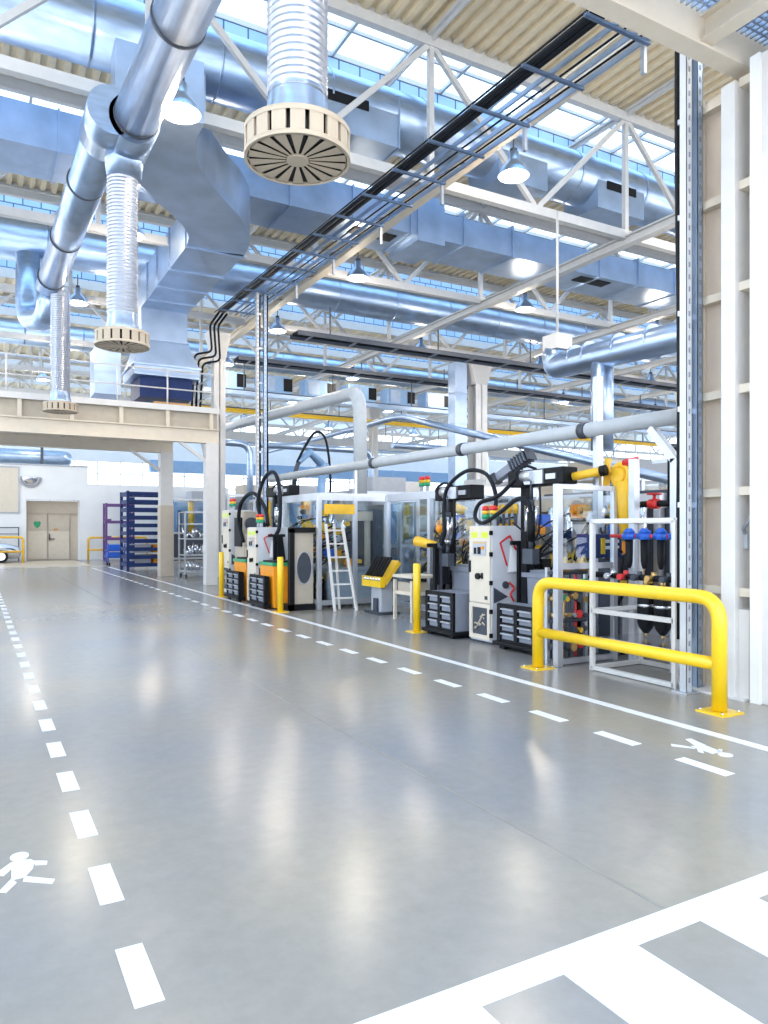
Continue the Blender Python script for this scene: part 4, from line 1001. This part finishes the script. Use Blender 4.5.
pm = [(7.75,7.3,'process machine with brass fittings behind the near clear guard panel',1,2.0,1.1,1.3,'alu'),
      (7.9,8.9,'process machine behind the nearest pale cabinet',2,2.0,1.2,1.4,'tan'),
      (8.0,10.9,'process machine inside the second clear enclosure',3,1.9,1.1,1.6,'alu'),
      (7.05,14.7,'process machine inside the large clear enclosure behind the ladder',4,1.9,1.3,1.8,'tan'),
      (7.95,5.6,'process machine behind the blue filters',5,1.7,.9,1.3,'dark'),
      (7.35,16.35,'process machine at the back of the large clear enclosure',6,2.4,1.2,1.2,'tan'),
      (10.0,8.0,'process machine in the second row behind the near stations',7,2.2,1.4,1.8,'lgrey'),
      (10.0,11.0,'process machine in the second row right of the bent grey pipe',8,2.2,1.4,1.8,'lgrey'),
      (10.2,14.4,'process machine in the second row deep behind the clear panes',9,2.2,1.4,1.8,'alu'),
      (6.75,12.75,'process machine squeezed between the ladder and the yellow tool rack',10,1.5,.5,.5,'alu')]
for x,y,lb,sd_,h_,w2,d2,tn in pm[:-1]: process_machine(x,y,lb,sd_,h_,w2,d2,tn)

def robot(x, y, h, colm, label, rz, lean=.5, base_z=0):
    r = thing('robot_arm', label, 'robot arm', (x,y,base_z))
    c, s = math.cos(rz), math.sin(rz)
    def P(u, v, z): return (x+u*c-v*s, y+u*s+v*c, base_z+z*h)
    MB().bx(x-.3,x+.3,y-.3,y+.3,base_z,base_z+.06).cyl((x,y,base_z+.06),(x,y,base_z+.34*h),.2*h**.3,.16*h**.3,n=20).build('base', M['dark'], r)
    MB().tube([P(0,-.16,.36),P(0,.16,.36)],.17,n=18).build('shoulder', M[colm], r)
    MB().tube([P(0,0,.36),P(-.1,0,.55),P(-.2*lean,0,.82)],.12,n=14,rf=lambda i:(.15,.12,.11)[i]).build('lower_arm', M[colm], r)
    MB().tube([P(-.2*lean,-.14,.84),P(-.2*lean,.14,.84)],.14,n=16).build('elbow', M[colm], r)
    MB().tube([P(-.2*lean,0,.86),P(.3,0,.94),P(.75,0,.86)],.09,n=12,rf=lambda i:(.12,.10,.07)[i]).build('upper_arm', M[colm], r)
    MB().tube([P(.75,0,.86),P(.86,0,.80),P(.92,0,.70)],.06,n=12).build('wrist', M['dark'], r)
    MB().tube(spline([P(-.1,.1,.40),P(-.45,.1,.7),P(-.3,.08,1.02),P(.1,.06,1.08),P(.5,.04,.98),P(.8,0,.86)],5),.035,n=8).build('dress_hose', M['rubber'], r)
    return r
ho = thing('hoist', 'orange-yellow hoist with round pulley head hanging above the blue filters', 'hoist', (7.0,6.6,1.2))
MB().tube([(7.0,6.46,2.2),(7.0,6.45,1.9),(7.0,6.42,1.5)],.08,n=14,rf=lambda i:(.12,.09,.07)[i]).build('hoist_arm', M['ydark'], ho)
MB().tube([(6.98+.0*t,6.48+.13*math.cos(t*PI/8),2.28+.13*math.sin(t*PI/8)) for t in range(17)],.04,n=10).cyl((6.92,6.48,2.28),(7.06,6.48,2.28),.09,n=18).build('pulley_head', M['ydark'], ho)
MB().cyl((6.98,6.42,2.42),(6.98,6.22,2.44),.05,n=12).build('red_motor', M['red'], ho, label='red motor')
MB().beam((6.95,6.70,2.1),(6.95,6.66,2.5),.06).build('hook_bracket', M['ydark'], ho)
MB().beam((7.1,6.98,0),(7.1,6.98,3.6),.09).build('support_post', M['alu'], ho)
robot(9.1,5.6,2.1,'ydark','yellow robot arm standing behind the black process pipe',4.0,1.0)
robot(8.0,18.0,3.9,'bluebox','pale blue robot arm with black hose loop over the large enclosure',3.6,1.2)
robot(9.0,12.6,2.2,'ydark','yellow robot arm behind the second clear enclosure',3.4,.8)
sc_ = thing('camera_head', 'grey tilted camera head with finned housing above the hoses', 'camera', (6.7,8.2,2.4))
MB().beam((6.62,8.45,2.36),(6.72,7.95,2.62),.13,.12).build('housing', M['grey'], sc_, .01)
m = MB()
for k in range(7):
    p = Vector((6.62,8.45,2.36)).lerp(Vector((6.74,7.85,2.67)),.45+.08*k)
    d = (Vector((6.72,7.95,2.62))-Vector((6.62,8.45,2.36))).normalized()
    m.beam(p, p+d*.02, .19,.17)
m.each('cooling_fin', M['dark'], sc_)
MB().beam((6.60,8.52,2.33),(6.62,8.45,2.36),.15,.15).beam((6.66,8.2,2.2),(6.67,8.2,2.45),.05).each('bracket', M['dark'], sc_)
MB().beam((6.9,8.9,2.28),(6.66,7.9,2.28),.05,.05).build('support_arm', M['alu'], sc_)
for (x,y,z,lb) in ((7.35,11.5,2.32,'small signal light stack on the beam above the yellow tool rack'),):
    s_ = thing('signal_light', lb, 'signal light', (x,y,z)); signal_lights(s_, x, y, z, (0,1))
for k,(x,y,z,lb) in enumerate(((7.28,10.9,1.62,'orange round beacon on the second clear enclosure'),)):
    s_ = thing('beacon', lb, 'beacon', (x,y,z)); MB().bx(x-.03,x+.04,y-.08,y+.08,z-.08,z+.08).build('backplate', M['dark'], s_); MB().ball((x-.05,y,z),.075).build('lens', M['orange'], s_)
# row of hanging tools on the machine behind the mid station (orange and black grips)
for k in range(6):
    y = 8.78+.14*k
    t = thing('hand_tool', 'orange-gripped hand tool hanging in the row behind the nearest cabinet, number %s from the right' % ('one','two','three','four','five','six')[k], 'tool', (7.2,y,1.45), 'orange-gripped hanging tools')
    MB().cyl((7.2,y,1.86),(7.18,y-.03,1.99),.04,n=10).build('grip', M['ydark'], t); MB().cyl((7.2,y,1.55),(7.2,y,1.86),.022,n=8).build('shank', M['dark'], t)
    MB().bx(7.16,7.24,y-.03,y+.03,1.45,1.55).build('head', M['black'], t)
hb = solo(MB().beam((7.22,8.7,2.0),(7.22,9.7,2.0),.05).beam((7.24,9.65,0),(7.24,9.65,2.0),.05).beam((7.24,8.74,0),(7.24,8.74,2.0),.05), 'tool_hanger_bar', M['alu'], 'aluminium bar frame carrying the orange-gripped tools', 'frame', (7.23,9.2,0))

# ------------------------------------------------------------------ the depth of the hall
for k in range(6):
    x = 9.3+2.1*k
    u = thing('fan_unit', 'pale blue fan unit hanging far back under the roof, %s from the left' % ('first','second','third','fourth','fifth','sixth')[k], 'fan unit', (x,30.3,7.55), 'pale blue hanging fan units')
    MB().bx(x-.7,x+.7,30,30.8,7.55,8.3).build('casing', M['bluebox'], u, .02); MB().bx(x+.35,x+.75,29.98,30.0,7.65,8.2).build('outlet', M['black'], u)
    MB().bx(x-.6,x-.05,29.98,30.0,7.62,8.22).build('front_panel', M['galv_flat'], u)
solo(MB().ibeam((8,34,7.3),(40,34,7.3),.2,.2,.04), 'crane_beam', M['yellow'], 'long yellow crane beam crossing far back in the hall', 'beam', (24,34,7.08))
solo(MB().beam((8,38,6.6),(44,38,6.6),.3,.5), 'crossing_beam', M['truss'], 'thick white crossing beam far back below the yellow crane beam', 'beam', (26,38,6.35))
solo(MB().beam((7.5,27.5,6.9),(44,27.5,6.9),.4,.15), 'cable_duct', M['galv_flat'], 'flat grey cable duct crossing behind the first column', 'duct', (26,27.5,6.75))
for k,(x,y,z,n_) in enumerate(((9.2,27,4.9,'first'),(14.5,27,4.9,'second'),(20.5,27,5.2,'third'))):
    solo(MB().tube(fillet([(x-5 if k else 7.6,y,z),(x,y,z),(x,y,0)],.5,6),.13,n=12), 'bent_pipe', M['galv'], 'silver pipe bending down in the hall depth, %s from the left' % n_, 'pipe', (x,y,0), 'silver bent pipes')
solo(MB().tube(fillet([(11.75,9.4,2.5),(11.75,20,5.2),(11.75,32,5.2)],.5,6),.1,n=12), 'utility_pipe', M['galv'], 'thin galvanised utility pipe running deep behind the near stations', 'pipe', (11.75,20,5.1))
def far_machine(x, y, w, d, h, colm, label, seed):
    rnd = random.Random(seed)
    r = thing('machine_cell', label, 'machine', (x,y,0), 'far machine cells')
    for sx in (-1,0,1):
        for sy in (-1,1): MB().beam((x+sx*w/2,y+sy*d/2,0),(x+sx*w/2,y+sy*d/2,h),.1).build('frame_post', M['alu'], r)
    m = MB()
    for z in (.1,h*.45,h):
        m.beam((x-w/2,y-d/2,z),(x+w/2,y-d/2,z),.08,.1).beam((x-w/2,y+d/2,z),(x+w/2,y+d/2,z),.08,.1).beam((x-w/2,y-d/2,z),(x-w/2,y+d/2,z),.08,.1).beam((x+w/2,y-d/2,z),(x+w/2,y+d/2,z),.08,.1)
    m.each('frame_rail', M['alu'], r)
    MB().bx(x-w/2+.05,x+w/2-.05,y-d/2+.3,y+d/2-.05,.1,h*.45).build('lower_panel', M[rnd.choice((colm,'dark','tan','grey'))], r)
    MB().bx(x-w/2+.06,x+w/2-.06,y+d/2-.12,y+d/2-.06,h*.45,h-.05).build('rear_panel', M[rnd.choice(('tan','grey','dark','bluebox'))], r)
    MB().bx(x-w/2+.05,x-.06,y-d/2-.005,y-d/2+.005,h*.47,h-.06).bx(x+.06,x+w/2-.05,y-d/2-.005,y-d/2+.005,h*.47,h-.06).build('clear_pane', M['panel'], r)
    for k in range(5):
        xx = x+rnd.uniform(-.42,.42)*w; yy = y+rnd.uniform(-.3,.4)*d
        MB().cyl((xx,yy,h*.45),(xx,yy,h*rnd.uniform(.7,1.15)),rnd.uniform(.06,.18),n=12).build('process_unit', M[rnd.choice(('steel','ydark','lgrey','bluebox','dark','white'))], r)
    MB().bx(x-w*.2,x+w*.25,y-d*.2,y+d*.3,h,h+.5).build('top_unit', M[rnd.choice(('lgrey','white','tan','bluebox'))], r)
FM = [(10.2,18.5,2.4,2.2,2.6,'tan'),(13.4,17.5,2.4,2.2,2.6,'lgrey'),(13.6,13.2,2.4,2.4,2.8,'white'),(14.2,9.5,2.4,2.4,2.6,'tan'),(17.5,14.5,2.6,2.4,3,'lgrey'),(17,19.5,2.6,2.4,2.8,'white'),
      (9.6,23.4,2.4,2.4,2.6,'white'),(13.2,22.6,2.6,2.4,2.8,'lgrey'),(10.4,30,3,2.4,3,'tan'),(15.6,29.5,3,2.4,3,'white'),(22,25,3,2.4,3.2,'lgrey'),(22,18.5,3,2.4,3,'tan'),(21.5,31,3,2.4,3.2,'white'),(28,21,3,2.4,3,'lgrey'),(11,40,4,2.4,3.2,'lgrey'),(27,35,3.5,2.4,3.2,'tan'),(18.5,40,4,2.4,3.2,'white')]
wh = ['directly behind the large clear enclosure','right behind the bent grey pipe','behind the second clear enclosure','behind the yellow robot','behind the near guard panel, two rows back','beneath the mid hall column','behind the white column at the mezzanine end','in the third row behind the ladder',
      'far back under the fan units','far back under the yellow crane beam','deep behind the mid hall column','deep behind the hanging camera head','deepest behind the low exhaust pipe','deep behind the yellow robot arm','at the far end beyond the white back wall','at the far right depth of the hall','at the far end in the middle of the hall']
for i,a in enumerate(FM): far_machine(*a, 'framed machine cell with clear panes, ' + wh[i], 40+i)

def far_tray(y, z, x0, x1, label):
    r = thing('cable_tray', label, 'cable tray', ((x0+x1)/2,y,z-.1), 'crossing cable trays')
    for d in (-.3,.3): MB().beam((x0,y+d,z),(x1,y+d,z),.04,.14).build('side_rail', M['dark'], r)
    x = x0+.5
    while x < x1: MB().beam((x,y-.3,z-.05),(x,y+.3,z-.05),.06,.04).build('cross_bar', M['grey'], r); x += 1.5
    for d in (-.18,-.05,.1): MB().cyl((x0,y+d,z+.02),(x1,y+d,z+.02),.05,n=8).build('cable', M['rubber'], r)
    x = x0+1.2
    while x < x1: MB().beam((x,y,z),(x,y,8.5),.035).build('hanger_rod', M['dark'], r); x += 4
far_tray(20.6,7.5,8.4,44,'dark crossing cable tray nearest behind the far cable riser')
far_tray(26.2,7.9,8.4,44,'dark crossing cable tray behind the first hall column')
far_tray(28.9,7.2,8.4,44,'dark crossing cable tray just before the pale blue fan units')
far_tray(36.6,7.8,8.4,46,'dark crossing cable tray behind the yellow crane beam')
far_tray(40.4,7.0,13.5,46,'farthest dark crossing cable tray deep in the hall')
for k,(xa,xb,y,z,h_,lb) in enumerate(((11.5,46,57,6.45,.9,'long pale blue duct crossing in front of the far windows'),(9,46,50,8.0,.5,'slim pale blue duct crossing high before the far windows'))):
    r = thing('flat_duct', lb, 'duct', (xa,y,z-h_/2)); MB().bx(xa,xb,y-.4,y+.4,z-h_/2,z+h_/2).build('duct_body', M['bluebox'], r, .05)
    m = MB(); x = xa+1
    while x < xb: m.bx(x,x+.08,y-.43,y+.43,z-h_/2-.03,z+h_/2+.03); x += 4
    m.each('seam_flange', M['galv_flat'], r)
r = thing('round_duct', 'pale blue round duct above the white back wall', 'duct', (-1,46,5.2))
MB().tube(fillet([(-6,46,5.75),(4.6,46,5.75),(4.7,49,5.75)],.6,6),.42,n=20).build('duct_body', M['galv'], r)
MB().beam((3.3,45.5,5.0),(3.3,45.5,8.4),.14).build('hanger_post', M['dark'], r)

# ------------------------------------------------------------------ daylight and camera
W = bpy.data.worlds.new('daylight'); SC.world = W; W.use_nodes = True
nt = W.node_tree; bg = nt.nodes['Background']
tc = nt.nodes.new('ShaderNodeTexCoord'); sp = nt.nodes.new('ShaderNodeSeparateXYZ'); nt.links.new(tc.outputs['Generated'], sp.inputs[0])
rp = nt.nodes.new('ShaderNodeValToRGB'); rp.color_ramp.elements[0].position = .0; rp.color_ramp.elements[0].color = (.90,.93,1.0,1)
rp.color_ramp.elements[1].position = .8; rp.color_ramp.elements[1].color = (.46,.70,1.0,1)
nt.links.new(sp.outputs['Z'], rp.inputs['Fac']); nt.links.new(rp.outputs['Color'], bg.inputs['Color'])
bg.inputs['Strength'].default_value = 2.75

cam = bpy.data.cameras.new('camera'); co = bpy.data.objects.new('camera', cam); COL.objects.link(co)
cam.sensor_fit = 'HORIZONTAL'; cam.sensor_width = 36; cam.lens = 36*732/768
cam.shift_y = (530-512)/768
cam.clip_end = 300; cam.clip_start = .05
co.location = (0,0,1.6); co.rotation_euler = (PI/2, 0, -math.atan2(409,732))
SC.camera = co
SC.view_settings.view_transform = 'Standard'; SC.view_settings.look = 'None'
SC.view_settings.gamma = 1; SC.view_settings.use_curve_mapping = False
SC.view_settings.exposure = 0.6
SC.cycles.max_bounces = 8; SC.cycles.transparent_max_bounces = 24
SC.cycles.use_denoising = True
SC.cycles.sample_clamp_indirect = 8
